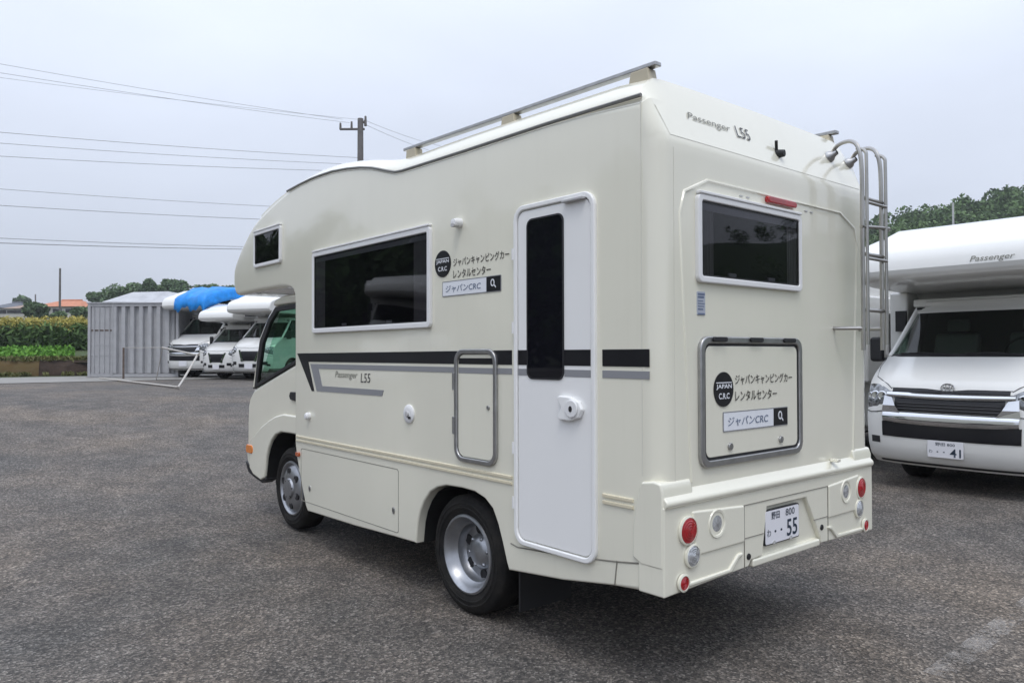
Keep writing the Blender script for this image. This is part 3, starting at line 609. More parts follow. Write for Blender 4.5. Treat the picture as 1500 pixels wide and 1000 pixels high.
# number plate
pu0, pu1, pv0, pv1 = .757, 1.078, .550, .722
m = MB(); m.prism(rrect(pu0, pu1, pv0, pv1, .01, 3), BB, .030, .0445); npl = m.build('number_plate', darkp, rv, bevel=.002, seg=2)
m = MB(); m.prism(rrect(pu0+.006, pu1-.006, pv0+.006, pv1-.006, .01, 3), BB, .0435, .0465); m.build('plate_face', platew, npl)
text('plate_lettering', '野田', .815, .672, .075, .036, BB, plateg, npl, .0477, 1, 0, .01)
text('plate_lettering', '800', .945, .674, .085, .034, BB, plateg, npl, .0477, 1, 0, .008)
text('plate_lettering', 'わ', .775, .592, .034, .036, BB, plateg, npl, .0477, 1, 0, .006)
for u in (.85, .905):
    m = MB(); m.prism(ell(u, .612, .008, .006, 12), BB, .0455, .0477); m.build('plate_dot', plateg, npl)
text('plate_lettering', '55', .955, .570, .10, .084, BB, plateg, npl, .0477, 1, 0, .014)
for u in (.835, .99):
    m = MB(); m.prism(ell(u, .560, .011, .009, 12), BB, .0455, .0505); m.build('plate_bolt', lgrey, npl)
# ladder, folded section hooked over the roof edge
m = MB()
for x in (1.575, 1.805):
    m.tube(smooth_path([(x+.03, .062, 2.60), (x+.03, .02, 2.655), (x+.02, -.06, 2.66), (x, -.115, 2.60), (x, -.13, 2.45), (x, -.13, 2.0), (x, -.13, 1.50)], 5), .0115, 8)
ld = m.build('ladder', stain, rv, smooth=40)
for x in (1.575, 1.805):
    m = MB(); m.tube(smooth_path([(x+.002, -.10, 2.61), (x+.005, -.145, 2.585), (x+.005, -.153, 2.50), (x+.005, -.153, 2.0), (x+.005, -.153, 1.53)], 5), .0095, 8); m.build('folding_rail', stain, ld, smooth=40)
    m = MB(); m.lathe([(.034, -.002), (.030, .014), (.018, .026), (.013, .05)], lambda a, b_, d, x=x: tuple(Vector(SL(x+.03+a, 2.60+b_*.93, d+.0))), 16); m.build('rail_foot', alu, ld, smooth=40)
for z in (2.33, 2.025, 1.72):
    m = MB(); m.tube([(1.575, -.135, z), (1.805, -.135, z)], .0115, 8); m.build('rung', stain, ld, smooth=40)
for z in (2.305, 2.0):
    m = MB(); m.tube([(1.58, -.155, z), (1.81, -.155, z)], .0095, 8); m.build('rung', stain, ld, smooth=40)
m = MB(); m.tube(smooth_path([(1.56, -.13, 2.172), (1.70, -.15, 2.18), (1.86, -.145, 2.19), (1.90, -.12, 2.185)], 4), .010, 8); m.build('fold_stop', stain, ld, smooth=40)
for x in (1.50, 1.80):
    m = MB(); m.tube([(x, .0, 1.62), (x, -.03, 1.62), (x+.075 if x < 1.6 else x, -.128, 1.62)], .010, 8); m.build('standoff', stain, ld, smooth=40)

# wheels
def wheel(name, parent, xo, yc, zc, r, wid, sgn, style):
    mp = lambda a, b_, d: (xo+(-d if sgn < 0 else d), yc+a, zc+b_)
    e = empty(name) ; e.parent = parent
    rr = r*.665
    m = MB(); m.lathe([(rr, -wid*.9), (rr+.02, -wid), (r-.03, -wid), (r, -wid+.03), (r, -.028), (r-.012, -.012), (r-.035, .0), (r-.045, .003), (r-.047, .0055), (r-.052, .0055), (r-.054, .003), (rr+.045, .004), (rr+.043, .007), (rr+.036, .007), (rr+.034, .003), (rr+.012, -.004), (rr-.004, -.012)], mp, 56); m.build('tyre', rubber, e, smooth=40)
    m = MB()
    if style == 'dish':
        pf = [(rr+.004, -.012), (rr, -.002), (rr-.012, .002), (rr-.022, -.006), (rr-.035, -.03), (rr-.05, -.06), (rr-.058, -.066), (rr-.062, -.10), (rr-.075, -.116), (.105, -.118), (.095, -.10), (.075, -.085), (.06, -.075), (.0005, -.07)]
        hr, hd, hn, hs = .118, -.114, 6, .027
        hr = (rr-.075+.105)/2+.004
    else:
        pf = [(rr+.004, -.012), (rr, -.002), (rr-.012, .002), (rr-.024, -.008), (rr-.03, -.022), (rr-.04, -.016), (rr-.065, .004), (.112, .014), (.088, .016), (.078, .03), (.05, .034), (.0005, .035)]
        hr, hd, hn, hs = (rr-.065+.10)/2+.010, .010, 6, .026
    m.lathe(pf, mp, 48); rim = m.build('rim', steel, e, smooth=35)
    for k in range(hn):
        a = 2*math.pi*(k+.35)/hn
        m = MB(); m.lathe([(hs+.004, hd-.01), (hs+.003, hd+.003), (hs, hd+.0035), (hs-.002, hd+.001), (.0005, hd+.001)], lambda p, q, d, a=a: mp(hr*math.cos(a)+p, hr*math.sin(a)+q, d), 16); m.build('hand_hole', darkp, e, smooth=30)
    for k in range(6):
        a = 2*math.pi*(k+.85)/6; rn = .082 if style == 'dish' else .072; d0 = -.098 if style == 'dish' else .014
        m = MB(); m.lathe([(.012, d0-.01), (.012, d0+.012), (.006, d0+.018), (.0005, d0+.018)], lambda p, q, d, a=a: mp(rn*math.cos(a)+p, rn*math.sin(a)+q, d), 6); m.build('wheel_nut', darkp if style != 'dish' else steel, e)
    return e
RW = .338
wheel('wheel', rv, .055, 1.452, RW, RW, .20, -1, 'dish'); wheel('wheel', rv, .29, 1.452, RW, RW, .19, -1, 'dish')
wheel('wheel', rv, W-.055, 1.452, RW, RW, .20, 1, 'dish'); wheel('wheel', rv, W-.29, 1.452, RW, RW, .19, 1, 'dish')
zf = RW+.03
wheel('wheel', rv, .125, 3.985, zf, RW, .20, -1, 'cap'); wheel('wheel', rv, W-.125, 3.985, zf, RW, .20, 1, 'cap')

# cab
CX = .10
cab = [(3.62, 1.468), (3.873, 1.409), (4.3, 1.296), (4.735, 1.178), (4.84, 1.10), (4.885, 1.02), (4.90, .85), (4.90, .66), (4.925, .60), (4.92, .50), (4.83, .412), (4.73, .382), (4.53, .36), (4.44, .40), (4.425, .47), (4.40, .58), (4.355, .67), (4.29, .745), (4.20, .80), (4.09, .828), (3.9, .832), (3.62, .83)]
m = MB(); m.prism(cab, lambda u, v, d: (d, u, v), CX, W-CX); cb = m.build('cab', cream, rv, bevel=.045, seg=4)
m = MB(); m.box(.30, W-.30, 3.62, 4.5, .36, .86); m.build('arch_liner', under, cb)
fl = [(3.62, .985), (3.84, .985), (4.05, .985), (4.22, .955), (4.36, .91), (4.52, .845), (4.66, .77), (4.77, .70), (4.80, .62), (4.79, .45), (4.70, .40), (4.53, .372), (4.45, .40), (4.425, .47), (4.40, .58), (4.355, .67), (4.29, .745), (4.20, .80), (4.09, .828), (3.9, .832), (3.62, .83)]
liner([(y+(.004 if y < 4.2 else -.004), z-.004) for y, z in cab[13:]], CX-.0, .31, cb)
for x0, sg in ((CX, -1), (W-CX, 1)):
    m = MB(); m.prism(fl, lambda u, v, d: (x0+sg*d, u, v), -.02, .022); m.build('front_fender', cream, cb, bevel=.018, seg=3)
    m = MB(); m.prism([(4.93, .50), (4.86, .405), (4.72, .372), (4.53, .345), (4.43, .385), (4.44, .42), (4.60, .44), (4.80, .47)], lambda u, v, d: (x0+sg*d, u, v), -.10, .006); m.build('bumper_lower', darkp, cb, bevel=.01, seg=2)
    m = MB(); m.prism(rrect(4.70, 4.855, .585, .665, .03), lambda u, v, d: (x0+sg*d, u, v), -.03, .030); m.build('turn_signal', ambl, cb, bevel=.01, seg=2)
    m = MB(); m.prism([(3.80, 1.10), (3.92, 1.11), (3.94, 1.14), (3.92, 1.175), (3.80, 1.175)], lambda u, v, d: (x0+sg*d, u, v), -.01, .018); m.build('door_handle', darkp, cb, bevel=.008, seg=2)
    px = x0-sg*.012
    pane = [(3.66, 1.880), (4.243, 1.868), (4.392, 1.772), (4.571, 1.596), (4.715, 1.192), (4.3, 1.303), (3.66, 1.472)]
    m = MB(); m.add([(px, *p) for p in pane], [tuple(range(7))]); m.build('side_glass', glass, cb, recalc=False)
    m = MB(); fr_o = [(3.655, 1.905), (4.255, 1.893), (4.415, 1.792), (4.600, 1.604), (4.752, 1.170), (4.3, 1.289), (3.655, 1.460)]
    fr_i = [(3.67, 1.866), (4.225, 1.852), (4.362, 1.762), (4.525, 1.585), (4.655, 1.225), (4.3, 1.318), (3.67, 1.485)]
    m.ring(fr_o, fr_i, lambda u, v, d: (x0+sg*d, u, v), -.028, .004); m.build('window_frame', darkp, cb, bevel=.005, seg=2)
    m = MB(); m.tube([(x0-sg*.02, 4.73, 1.19), (x0-sg*.03, 4.60, 1.62), (x0-sg*.04, 4.42, 1.81), (x0-sg*.05, 4.27, 1.91)], .03, 8); m.build('roof_pillar', cream, cb, smooth=50)
m = MB(); m.prism([(3.62, 1.905), (4.24, 1.900), (4.33, 1.90), (4.30, 1.955), (4.1, 1.985), (3.62, 1.99)], lambda u, v, d: (d, u, v), CX+.0, W-CX); m.build('cab_roof', cream, cb, bevel=.03, seg=3)
m = MB(); m.add([(CX+.05, 4.76, 1.19), (W-CX-.05, 4.76, 1.19), (W-CX-.08, 4.30, 1.91), (CX+.08, 4.30, 1.91)], [(0, 1, 2, 3)]); m.build('windscreen', glass, cb, recalc=False)
for x in (.45, W-.45-.0):
    m = MB(); m.prism([(3.70, 1.18), (3.86, 1.2), (3.80, 1.60), (3.78, 1.66), (3.70, 1.66), (3.66, 1.60)], lambda u, v, d: (x+d, u, v), -.23, .23); st_ = m.build('seat', seatm, cb, bevel=.04, seg=3)
    m = MB(); m.prism([(3.70, 1.68), (3.78, 1.68), (3.77, 1.84), (3.70, 1.84)], lambda u, v, d: (x+d, u, v), -.12, .12); m.build('headrest', seatm, cb, bevel=.03, seg=3)
m = MB(); cc = Vector((W-.48, 4.28, 1.44)); m.tube([cc+Vector((.19*math.cos(a), .09*math.sin(a), .17*math.sin(a))) for a in np.linspace(0, 2*math.pi, 28)[:-1]], .014, 8, closed=True); m.build('steering_wheel', darkp, cb, smooth=50)
m = MB(); m.prism([(4.40, 1.25), (4.72, 1.16), (4.72, 1.24), (4.55, 1.36), (4.42, 1.34)], lambda u, v, d: (d, u, v), .16, W-.16); m.build('dashboard', darkp, cb, bevel=.02, seg=2)

# ------------------------------------------------------------------ van-based campers standing around
def make_van(loc, rz, label, style='a', number=None, tarped=False, brand=True, wide=False):
    V = empty('alcove_camper_van', loc, rz); tag(V, label, 'camper van')
    zt = [.25, .33, .45, .55, .72, .90, 1.02, 1.10, 1.17, 1.26, 1.36, 1.50, 1.70, 1.93]
    yt = [.10, .025, .005, 0, 0, .025, .06, .10, .17, .30, .47, .615, .80, 1.00]
    pf = lambda z: float(np.interp(z, zt, yt))
    hw = lambda z: float(np.interp(z, [.25, .4, .8, 1.3, 1.95], [.80, .835, .85, .845, .725]))
    sb = lambda s: .12*abs(s)**5+.035*s*s
    def P(s, z, off=0): return (s*hw(z), pf(z)+sb(s)-off, z)
    ss = [-1, -.96, -.9, -.8, -.65, -.45, -.2, 0, .2, .45, .65, .8, .9, .96, 1]
    zs = [.25, .29, .33, .45, .55, .72, .90, 1.02, 1.06, 1.10, 1.17, 1.26, 1.345, 1.372]
    m = MB(); m.grid([[P(s, z) for s in ss] for z in zs]); m.build('cab_front', vanwhite, V, smooth=60)
    for sg in (-1, 1):
        # cab side with wheel arch
        zs2 = [.36, .45, .72, 1.02, 1.17, 1.30, 1.36]
        poly = [(pf(z)+sb(1), z) for z in zs2]+[(2.2, 1.36), (2.2, .36), (1.42, .36)]
        poly += [(1.06+.37*math.cos(a), .36+.37*math.sin(a)) for a in np.linspace(.1, math.pi-.1, 10)]
        m = MB(); m.prism(poly, lambda u, v, d: (sg*(hw(v)+d), u, v), -.02, -.0005); cs = m.build('cab_side', vanwhite, V, smooth=30)
        # side glass and pillars
        m = MB(); g = [(pf(1.38)+sb(1)+.10, 1.38), (pf(1.88)+sb(1)+.06, 1.88), (1.95, 1.88), (1.95, 1.38)]
        m.add([(sg*hw(z), y, z) for y, z in g], [(0, 1, 2, 3)]); m.build('side_glass', vglass, V, recalc=False)
        m = MB(); m.tube([(sg*(hw(1.36)-.03), pf(1.36)+sb(1)-.0, 1.36), (sg*(hw(1.6)-.03), pf(1.6)+sb(1)-.01, 1.6), (sg*(hw(1.93)-.03), pf(1.93)+sb(1)-.02, 1.93)], .036, 8); m.build('roof_pillar', vanwhite, V, smooth=60)
        wheel('wheel', V, sg*.79, 1.06, .335, .335, .21, sg, 'cap'); wheel('wheel', V, sg*.84, 3.75, .335, .335, .21, sg, 'cap')
        # door mirror
        m = MB(); cx, cy, cz = sg*1.0, .72, 1.45
        m.box(cx-.07, cx+.07, cy-.05, cy+.05, cz-.14, cz+.14); mi = m.build('door_mirror', darkp, V, bevel=.035, seg=3)
        m = MB(); m.tube([(sg*.83, .80, 1.34), (cx-.0, cy, cz-.12)], .022, 8); m.build('mirror_arm', darkp, V, smooth=50)
        # headlight: lens sweeping round the corner
        zl = lambda s: np.interp(abs(s), [.66, .8, 1.0], [.91, .84, .80]); zh = lambda s: np.interp(abs(s), [.66, .8, 1.0], [1.01, 1.075, 1.115])
        S_ = [.67, .72, .78, .84, .90, .95, .99]
        rows = [[P(sg*s, zl(s)+(zh(s)-zl(s))*k/4, .010 if 0 < k < 4 else -.004) for s in S_] for k in range(5)]
        m = MB(); m.grid(rows); hl = m.build('headlight', headm, V, smooth=60)
        for s, r in ((.77, .052), (.87, .050), (.95, .030)):
            c = Vector(P(sg*s, .955, .012)); m = MB(); m.lathe([(r, .004), (r*.8, .010), (r*.75, .002), (.0005, -.0)], lambda a, b_, d: (c.x+a, c.y-d, c.z+b_), 18); m.build('lamp_bowl', chrome, hl, smooth=40)
        # lower bumper corner / fog recess
    def patch(name, s0, s1, zl, zh, off, material, parent=V, nn=18, lift=.006, bulge=.002):
        S_ = np.linspace(s0, s1, nn); rows = []
        for k, of in ((0, -lift), (0, off), (.12, off+bulge*.55), (.3, off+bulge*.88), (.5, off+bulge), (.7, off+bulge*.88), (.88, off+bulge*.55), (1, off), (1, -lift)):
            rows.append([P(s, zl(s)+(zh(s)-zl(s))*k, of) for s in S_])
        m = MB(); m.grid(rows); return m.build(name, material, parent, smooth=50)
    K = lambda v: (lambda s: v)
    gr = (-.70, .70)
    if style == 'a':
        patch('upper_slot', -.64, .64, lambda s: 1.000-.02*abs(s)+0*s, lambda s: 1.018-.0*s+.022*min(1, abs(s)/.25), .004, black)
        patch('chrome_bar', -.70, .70, lambda s: .935+.03*abs(s)**2, lambda s: .998-.0*s+.01*abs(s), .012, chrome, bulge=.022)
        patch('grille', -.60, .60, K(.805), lambda s: .934+.03*abs(s)**2, .003, black)
        m = MB()
        for z in (.835, .865, .895):
            m.tube([P(s, z, .006) for s in np.linspace(-.56, .56, 12)], .0045, 5)
        m.build('grille_bar', mat('dark_grille', (.05, .05, .055), .3), V, smooth=50)
        for sg in (-1, 1):
            m = MB(); m.grid([[P(sg*.52, .79, .022), P(sg*.75, .79, .022)], [P(sg*.58, .86, .03), P(sg*.74, .86, .03)], [P(sg*.63, .945, .022), P(sg*.73, .96, .022)]]); m.build('chrome_cheek', chrome, V, recalc=False)
        patch('chrome_garnish', -.74, .74, lambda s: .675+.035*s*s, lambda s: .80+.0*s, .010, chrome, bulge=.020)
        patch('air_intake', -.76, .76, lambda s: .535+.01*s*s, lambda s: .675+.035*s*s, .004, black)
    else:
        patch('grille', -.40, .40, lambda s: .62, lambda s: .93, .004, black)
        for sg in (-1, 1):
            m = MB(); m.grid([[P(sg*(.44-.0), .97, .02), P(sg*.54, .97, .02)], [P(sg*.26, .62, .02), P(sg*.36, .60, .02)]]); m.build('chrome_cheek', chrome, V, recalc=False)
            patch('bumper_intake', sg*.62 if sg > 0 else -.84, .84 if sg > 0 else -.62, K(.50), K(.60), .004, black)
        patch('lower_intake', -.5, .5, K(.42), K(.53), .004, black)
    for sg in (-1, 1):
        m = MB(); m.tube([P(sg*s, z, .001) for s, z in ((.74, .80), (.84, .785), (.93, .778), (.995, .79))], .0045, 5); m.build('bumper_gap', under, V)
        m = MB(); m.tube([P(sg*s, z, .001) for s, z in ((.66, 1.035), (.72, 1.075), (.82, 1.115), (.92, 1.15), (.975, 1.25), (.99, 1.34))], .004, 5); m.build('bonnet_gap', under, V)
        m = MB(); m.add([P(sg*.80, .46, .004), P(sg*.93, .46, .004), P(sg*.93, .53, .004), P(sg*.80, .53, .004)], [(0, 1, 2, 3)]); m.build('fog_recess', darkp, V, recalc=False)
    m = MB(); m.tube([P(s, 1.022+.02*min(1, abs(s)/.25), .001) for s in np.linspace(-.66, .66, 16)], .004, 5); m.build('bonnet_gap', under, V)
    # shadow under the lower lip, painted in as a dark strip
    patch('lip_shadow', -.86, .86, K(.268), K(.29), .004, darkp)
    # emblem: nested ovals
    if brand:
        c = Vector(P(0, 1.055, .012)); em = None
        for a_, b2, dz in ((.062, .042, 0), (.020, .041, 0), (.045, .018, .018)):
            m = MB(); m.tube([(c.x+a_*math.cos(t), c.y-.002+.012*0, c.z+dz+b2*math.sin(t)) for t in np.linspace(0, 2*math.pi, 25)[:-1]], .0055, 6, closed=True)
            o = m.build('emblem' if em is None else 'emblem_oval', chrome, V if em is None else em, smooth=60); em = em or o
    # windscreen: glass with a black border, wipers
    S_ = np.linspace(-.95, .95, 13)
    m = MB(); m.grid([[P(s, z) for s in S_] for z in (1.372, 1.45, 1.55, 1.7, 1.82, 1.93)]); m.build('windscreen', vglass, V, smooth=60)
    m = MB(); m.grid([[P(s, z, .004) for s in np.linspace(-.95, .95, 13)] for z in (1.365, 1.395)]); cw = m.build('scuttle', darkp, V, smooth=60)
    for s0, s1 in ((-.15, -.80), (.62, .02)):
        m = MB(); m.tube([P(s0, 1.385, .02), P((s0+s1)/2, 1.405, .022), P(s1, 1.40, .02)], .009, 6); m.build('wiper', darkp, cw, smooth=50)
    patch('windscreen_header', -.99, .99, K(1.855), K(1.95), .006, vanwhite)
    m = MB(); m.box(-.60, .60, 1.02, 2.2, 1.93, 1.99); m.box(-.74, .74, 1.05, 2.2, 1.93, 2.02); m.build('cab_roof', vanwhite, V, bevel=.02, seg=2)
    m = MB(); m.box(-.7, .7, .9, 2.15, .40, 1.3); m.box(-.78, .78, .35, 5.0, .33, .5); m.build('underbody', under, V)
    m = MB(); m.box(-.84, .84, 1.47, 1.505, 1.0, 1.925); m.box(-.70, .70, 1.06, 1.465, 1.90, 1.925); m.build('cab_lining', inter, V)
    m = MB(); m.prism([(.62, 1.22), (1.1, 1.22), (1.1, 1.30), (.9, 1.40), (.62, 1.375)], lambda u, v, d: (d, u, v), -.72, .72); m.build('dashboard', inter, V, bevel=.02, seg=2)
    for x in (-.38, .38):
        m = MB(); m.prism([(1.22, 1.2), (1.38, 1.2), (1.44, 1.60), (1.36, 1.64), (1.30, 1.60)], lambda u, v, d: (x+d, u, v), -.23, .23); m.build('seat', seatm, V, bevel=.04, seg=2)
        m = MB(); m.prism([(1.34, 1.65), (1.42, 1.65), (1.44, 1.79), (1.37, 1.79)], lambda u, v, d: (x+d, u, v), -.12, .12); m.build('headrest', seatm, V, bevel=.03, seg=2)
    m = MB(); m.tube([(-.38*-1+.18*math.cos(t), 1.02+.09*math.sin(t), 1.43+.14*math.sin(t)) for t in np.linspace(0, 2*math.pi, 25)[:-1]], .013, 6, closed=True); m.build('steering_wheel', darkp, V, smooth=60)
    # plate
    c = Vector(P(0, .45, .012)); Q = lambda u, v, d: (c.x+u, c.y-d, c.z+v)
    m = MB(); m.prism(rrect(-.165, .165, -.0825, .0825, .01, 3), Q, 0, .008); np_ = m.build('number_plate', platew, V, bevel=.002, seg=2)
    if number:
        text('plate_lettering', '野田 800', -.09, .035, .18, .032, Q, plateg, np_, .0095, 1, 0, .006)
        text('plate_lettering', 'わ', -.15, -.04, .032, .034, Q, plateg, np_, .0095)
        text('plate_lettering', number, .045, -.068, .10, .082, Q, plateg, np_, .0095, 1, 0, .014)
        for u in (-.07, -.01):
            m = MB(); m.prism(ell(u, -.025, .008, .006, 12), Q, .007, .0095); m.build('plate_dot', plateg, np_)
    # coachbuilt body and alcove
    bp2 = [(1.52, .42), (1.52, 2.03), (1.46, 2.10), (1.30, 2.115), (.40, 2.13), (.06, 2.155), (-.03, 2.19), (-.06, 2.26), (-.05, 2.34), (-.01, 2.44), (.06, 2.50), (.30, 2.60), (.65, 2.69), (1.0, 2.73), (1.6, 2.74), (5.1, 2.74), (5.15, 2.68), (5.15, .42), (4.25, .42), (4.15, .62), (4.0, .72), (3.5, .72), (3.35, .62), (3.25, .42)]
    m = MB(); m.prism(bp2, lambda u, v, d: (d, u, v), -.98, .98); cbx = m.build('coach_body', vanwhite, V, bevel=.05, seg=4)
    for vv in cbx.data.vertices:
        if vv.co.z > 2.1 and vv.co.y < 1.1: vv.co.x *= .90+.10*float(sst((vv.co.y+.06)/1.1))
    for sg in ((-1, 1) if wide else ()):
        m = MB(); m.prism([(1.19, 1.02), (1.55, .98), (1.55, .43), (3.2, .43), (3.2, 2.125), (1.19, 2.125)], lambda u, v, d: (sg*d, u, v), .86, 1.07); m.build('coach_side', vanwhite, V, bevel=.03, seg=3)
    cap = [(.20, 2.55), (.40, 2.67), (.70, 2.775), (1.05, 2.825), (1.6, 2.835), (4.6, 2.82), (4.7, 2.72), (.5, 2.50)]
    m = MB(); m.prism(cap, lambda u, v, d: (d, u, v), -.78, .78); m.build('alcove_crown', vanwhite, V, bevel=.07, seg=4)
    A = lambda u, v, d: (u, -.062-d+max(0, v-2.29)*.2, v)
    if style == 'a' and number: text('model_lettering', 'Passenger', .26, 2.265, .38, .07, A, MATS['lettering_grey'], V, .004, 1, .25)
    for sg in (-1, 1):
        sp = lambda u, v, d: (sg*(.98+d-.03*(u < 1.2)+.09*(v < 2.0 and wide)), u, v)
        m = MB(); m.ring(rrect(.45, 1.1, 2.28, 2.55, .03), rrect(.48, 1.07, 2.31, 2.52, .02), sp, -.004, .02); f = m.build('window', framewhite, V)
        m = MB(); m.prism(rrect(.478, 1.072, 2.308, 2.522, .02), sp, -.003, .012); m.build('pane', dkglass, f)
        m = MB(); m.ring(rrect(1.7, 2.9, 1.35, 1.95, .03), rrect(1.74, 2.86, 1.39, 1.91, .02), sp, -.004, .02); f = m.build('window', framewhite, V)
        m = MB(); m.prism(rrect(1.738, 2.862, 1.388, 1.912, .02), sp, -.003, .012); m.build('pane', dkglass, f)
        m = MB(); q = [(sg*.80, 1.448), (sg*.94, 1.448)]
        m.box(min(sg*.86, sg*.98), max(sg*.86, sg*.98), 1.14, 1.17, 1.66, 1.90); m.build('vent_grille', darkp, V)
    return V
# heading of the front = local -Y
def van_at(px, depth, z_front, front_dir_deg, **k):
    p = at(px, 560, depth); x, y = p.x, p.y
    return make_van((x, y, H(x, y)), R(front_dir_deg), **k)
hiace = van_at(1384, 7.5, 0, -91, label='white alcove camper van facing the cream camper, plate ending 41, with chrome grille', number='41', wide=True)
make_van((hiace.location.x+.35, hiace.location.y+2.55, H(hiace.location.x+.35, hiace.location.y+2.55)), R(-91), label='white camper van mostly hidden behind the ladder of the cream camper', style='a', brand=False, wide=True)
view = math.degrees(YAW)
van1 = van_at(268, 23.5, 0, -view-24, label='white camper van with blue tarpaulin over its roof beside the container', style='a', brand=False)
van2 = van_at(364, 21.0, 0, -view-24, label='white camper van with dark shield grille parked just ahead of the cream cab', style='b', brand=False); van2.scale = (.88, .88, .88)
mid_ = (van1.location*.47+van2.location*.53); vanm = make_van((mid_.x, mid_.y, H(mid_.x, mid_.y)), R(-view-24), label='small white camper squeezed between the tarped van and the dark grilled one', style='b', brand=False); vanm.scale = (.76, .80, .80)
mirv = make_van((-7.2, 13.6, H(-7.2, 13.6)), R(40), label='white camper van beyond the left edge, mirrored in the side windows', style='a', brand=False)

# blue tarpaulin thrown over the roof of the far van
m = MB(); rows = []
for k, u in enumerate(list(np.linspace(-.30, 1.03, 22))+[1.035, 1.04, 1.045]):
    r = []
    for (y, z) in ((-.10, 2.13), (-.10, 2.30), (-.06, 2.46), (.06, 2.58), (.30, 2.70), (.62, 2.82), (1.0, 2.87), (1.8, 2.875), (2.6, 2.87)):
        w_ = .035*math.sin(u*9+y*4)+.02*math.sin(u*23+z*9)
        zz = z+w_*.8 if z > 2.2 else z+w_*2.2
        if u > .86: zz -= (min(u, 1.03)-.86)*.5+max(0, u-1.0301)*22
        if u < -.3: y = y+.0
        r.append((u*(.91+.09*float(sst((y+.06)/1.1))), y-.015+w_*.4*(z < 2.5), zz))
    rows.append(r)
m.grid(rows); tp = m.build('tarpaulin', tarp, None, smooth=70, recalc=False, solid=.006)
tp.location = van1.location; tp.rotation_euler = van1.rotation_euler; tag(tp, 'bright blue tarpaulin draped over the far camper van roof', 'tarpaulin')

# ------------------------------------------------------------------ container, shed behind, pipe gate
ca = at(129, 553, 24.0); cbp = at(262, 553, 24.0)
dirc = Vector((cbp.x-ca.x, cbp.y-ca.y, 0)); CL = dirc.length; ang = math.atan2(dirc.y, dirc.x); gz = H(ca.x, ca.y)
ct = empty('storage_container', (ca.x, ca.y, gz), ang); tag(ct, 'grey corrugated steel storage container standing at the edge of the yard', 'container')
CH = 2.36; CW = 2.2; F = lambda u, v, d: (u, -d, v)
m = MB(); m.box(.05, CL-.05, .13, CW, .10, CH-.06); m.build('container_body', contm, ct)
pr = []; u = .80; pitch = .278
xs_ = []
while u < CL-.1:
    xs_ += [(u, 0), (u+.10, 0), (u+.125, .11), (u+.235, .11), (u+.262, 0)]; u += pitch
xs_ = [p for p in xs_ if p[0] < CL-.06]
m = MB(); m.grid([[F(a_, .14, -b_-.002+.03) for a_, b_ in xs_], [F(a_, CH-.10, -b_-.002+.03) for a_, b_ in xs_]]); m.build('corrugated_panel', contm, ct, recalc=False)
# door leaf at the left end with locking bars and straps
m = MB(); m.prism([(.10, .12), (.76, .12), (.76, CH-.10), (.10, CH-.10)], F, -.03, .012); dl = m.build('container_door', contm, ct, bevel=.01, seg=2)
for u_ in (.20, .36, .52, .68):
    m = MB(); m.tube([F(u_, .16, .028), F(u_, CH-.14, .028)], .018, 8); m.build('locking_bar', contm, dl, smooth=40)
for v_ in (.72, 1.05, 1.50):
    m = MB(); m.prism([(.10, v_-.025), (.76, v_-.025), (.76, v_+.025), (.10, v_+.025)], F, .010, .022); m.build('strap', rust if v_ > 1.4 else contm, dl, bevel=.004, seg=2)
for u0, u1 in ((0, .09), (.765, .80), (CL-.09, CL)):
    m = MB(); m.box(u0, u1, -.045, .09, 0, CH); m.build('corner_post', contm, ct, bevel=.008, seg=2)
for v0, v1 in ((0.02, .12), (CH-.10, CH-.01)):
    m = MB(); m.box(.09, CL-.09, -.038, .08, v0, v1); m.build('side_rail', contm, ct, bevel=.006, seg=2)
m = MB(); m.box(-.03, CL+.03, -.07, CW+.03, CH-.009, CH+.025); m.build('roof_sheet', contm, ct, bevel=.008, seg=2)
for u_ in (.05, CL-.05):
    m = MB(); m.box(u_-.09, u_+.09, -.06, .10, -.06, .019); m.build('corner_foot', rust, ct)
# shed behind
sp0 = at(152, 553, 29); sp1 = at(272, 553, 29); dv = Vector((sp1.x-sp0.x, sp1.y-sp0.y, 0)); SLn = dv.length
sh = empty('shed', (sp0.x, sp0.y, H(sp0.x, sp0.y)), math.atan2(dv.y, dv.x)); tag(sh, 'grey sheet roof of the low shed rising behind the container', 'shed')
m = MB(); m.box(.1, SLn-.1, .1, 3.9, 0, 2.70); m.build('shed_wall', roofgrey, sh)
m = MB(); hp_ = [(-.1, 0, 2.75), (SLn, 0, 2.72), (SLn, 4, 2.72), (-.1, 4, 2.75), (.5, 1.2, 3.22), (1.9, 1.2, 3.25), (1.9, 2.4, 3.25), (.5, 2.4, 3.22)]
m.add(hp_, [(0, 1, 5, 4), (1, 2, 6, 5), (2, 3, 7, 6), (3, 0, 4, 7), (4, 5, 6, 7)]); m.build('shed_roof', roofgrey, sh)

gate = empty('pipe_barrier', (0, 0, 0)); tag(gate, 'white bent pipe barrier frame standing in front of the container', 'barrier')
def gp(px, py, z):
    d = _fw+RT*((px-750)/FPX)+UP*((500-py)/FPX); t = (z-CAM.z)/d.z; return CAM+d*t
zg = .78
g0, g1, g2 = gp(146, 553.5, zg), gp(222, 562.5, zg), gp(262, 567, zg)
u1 = at(289, 520, 17.4); u2 = at(238, 509, 20.5); u3 = at(181, 509, 22.6); leg = gp(229, 556, zg)
pipew = mat('white_pipe', (.62, .61, .58), .5, var=.2, vscale=8, col2=(.45, .40, .34))
m = MB(); m.tube([g0, g1, g2], .024, 8); m.build('base_rail', pipew, gate, smooth=50)
m = MB(); m.tube(smooth_path([g2-Vector((.02, .01, 0)), g2+(u1-g2)*.25, u1, u1+(u2-u1)*.06, u2], 3), .024, 8); m.build('end_hoop', pipew, gate, smooth=50)
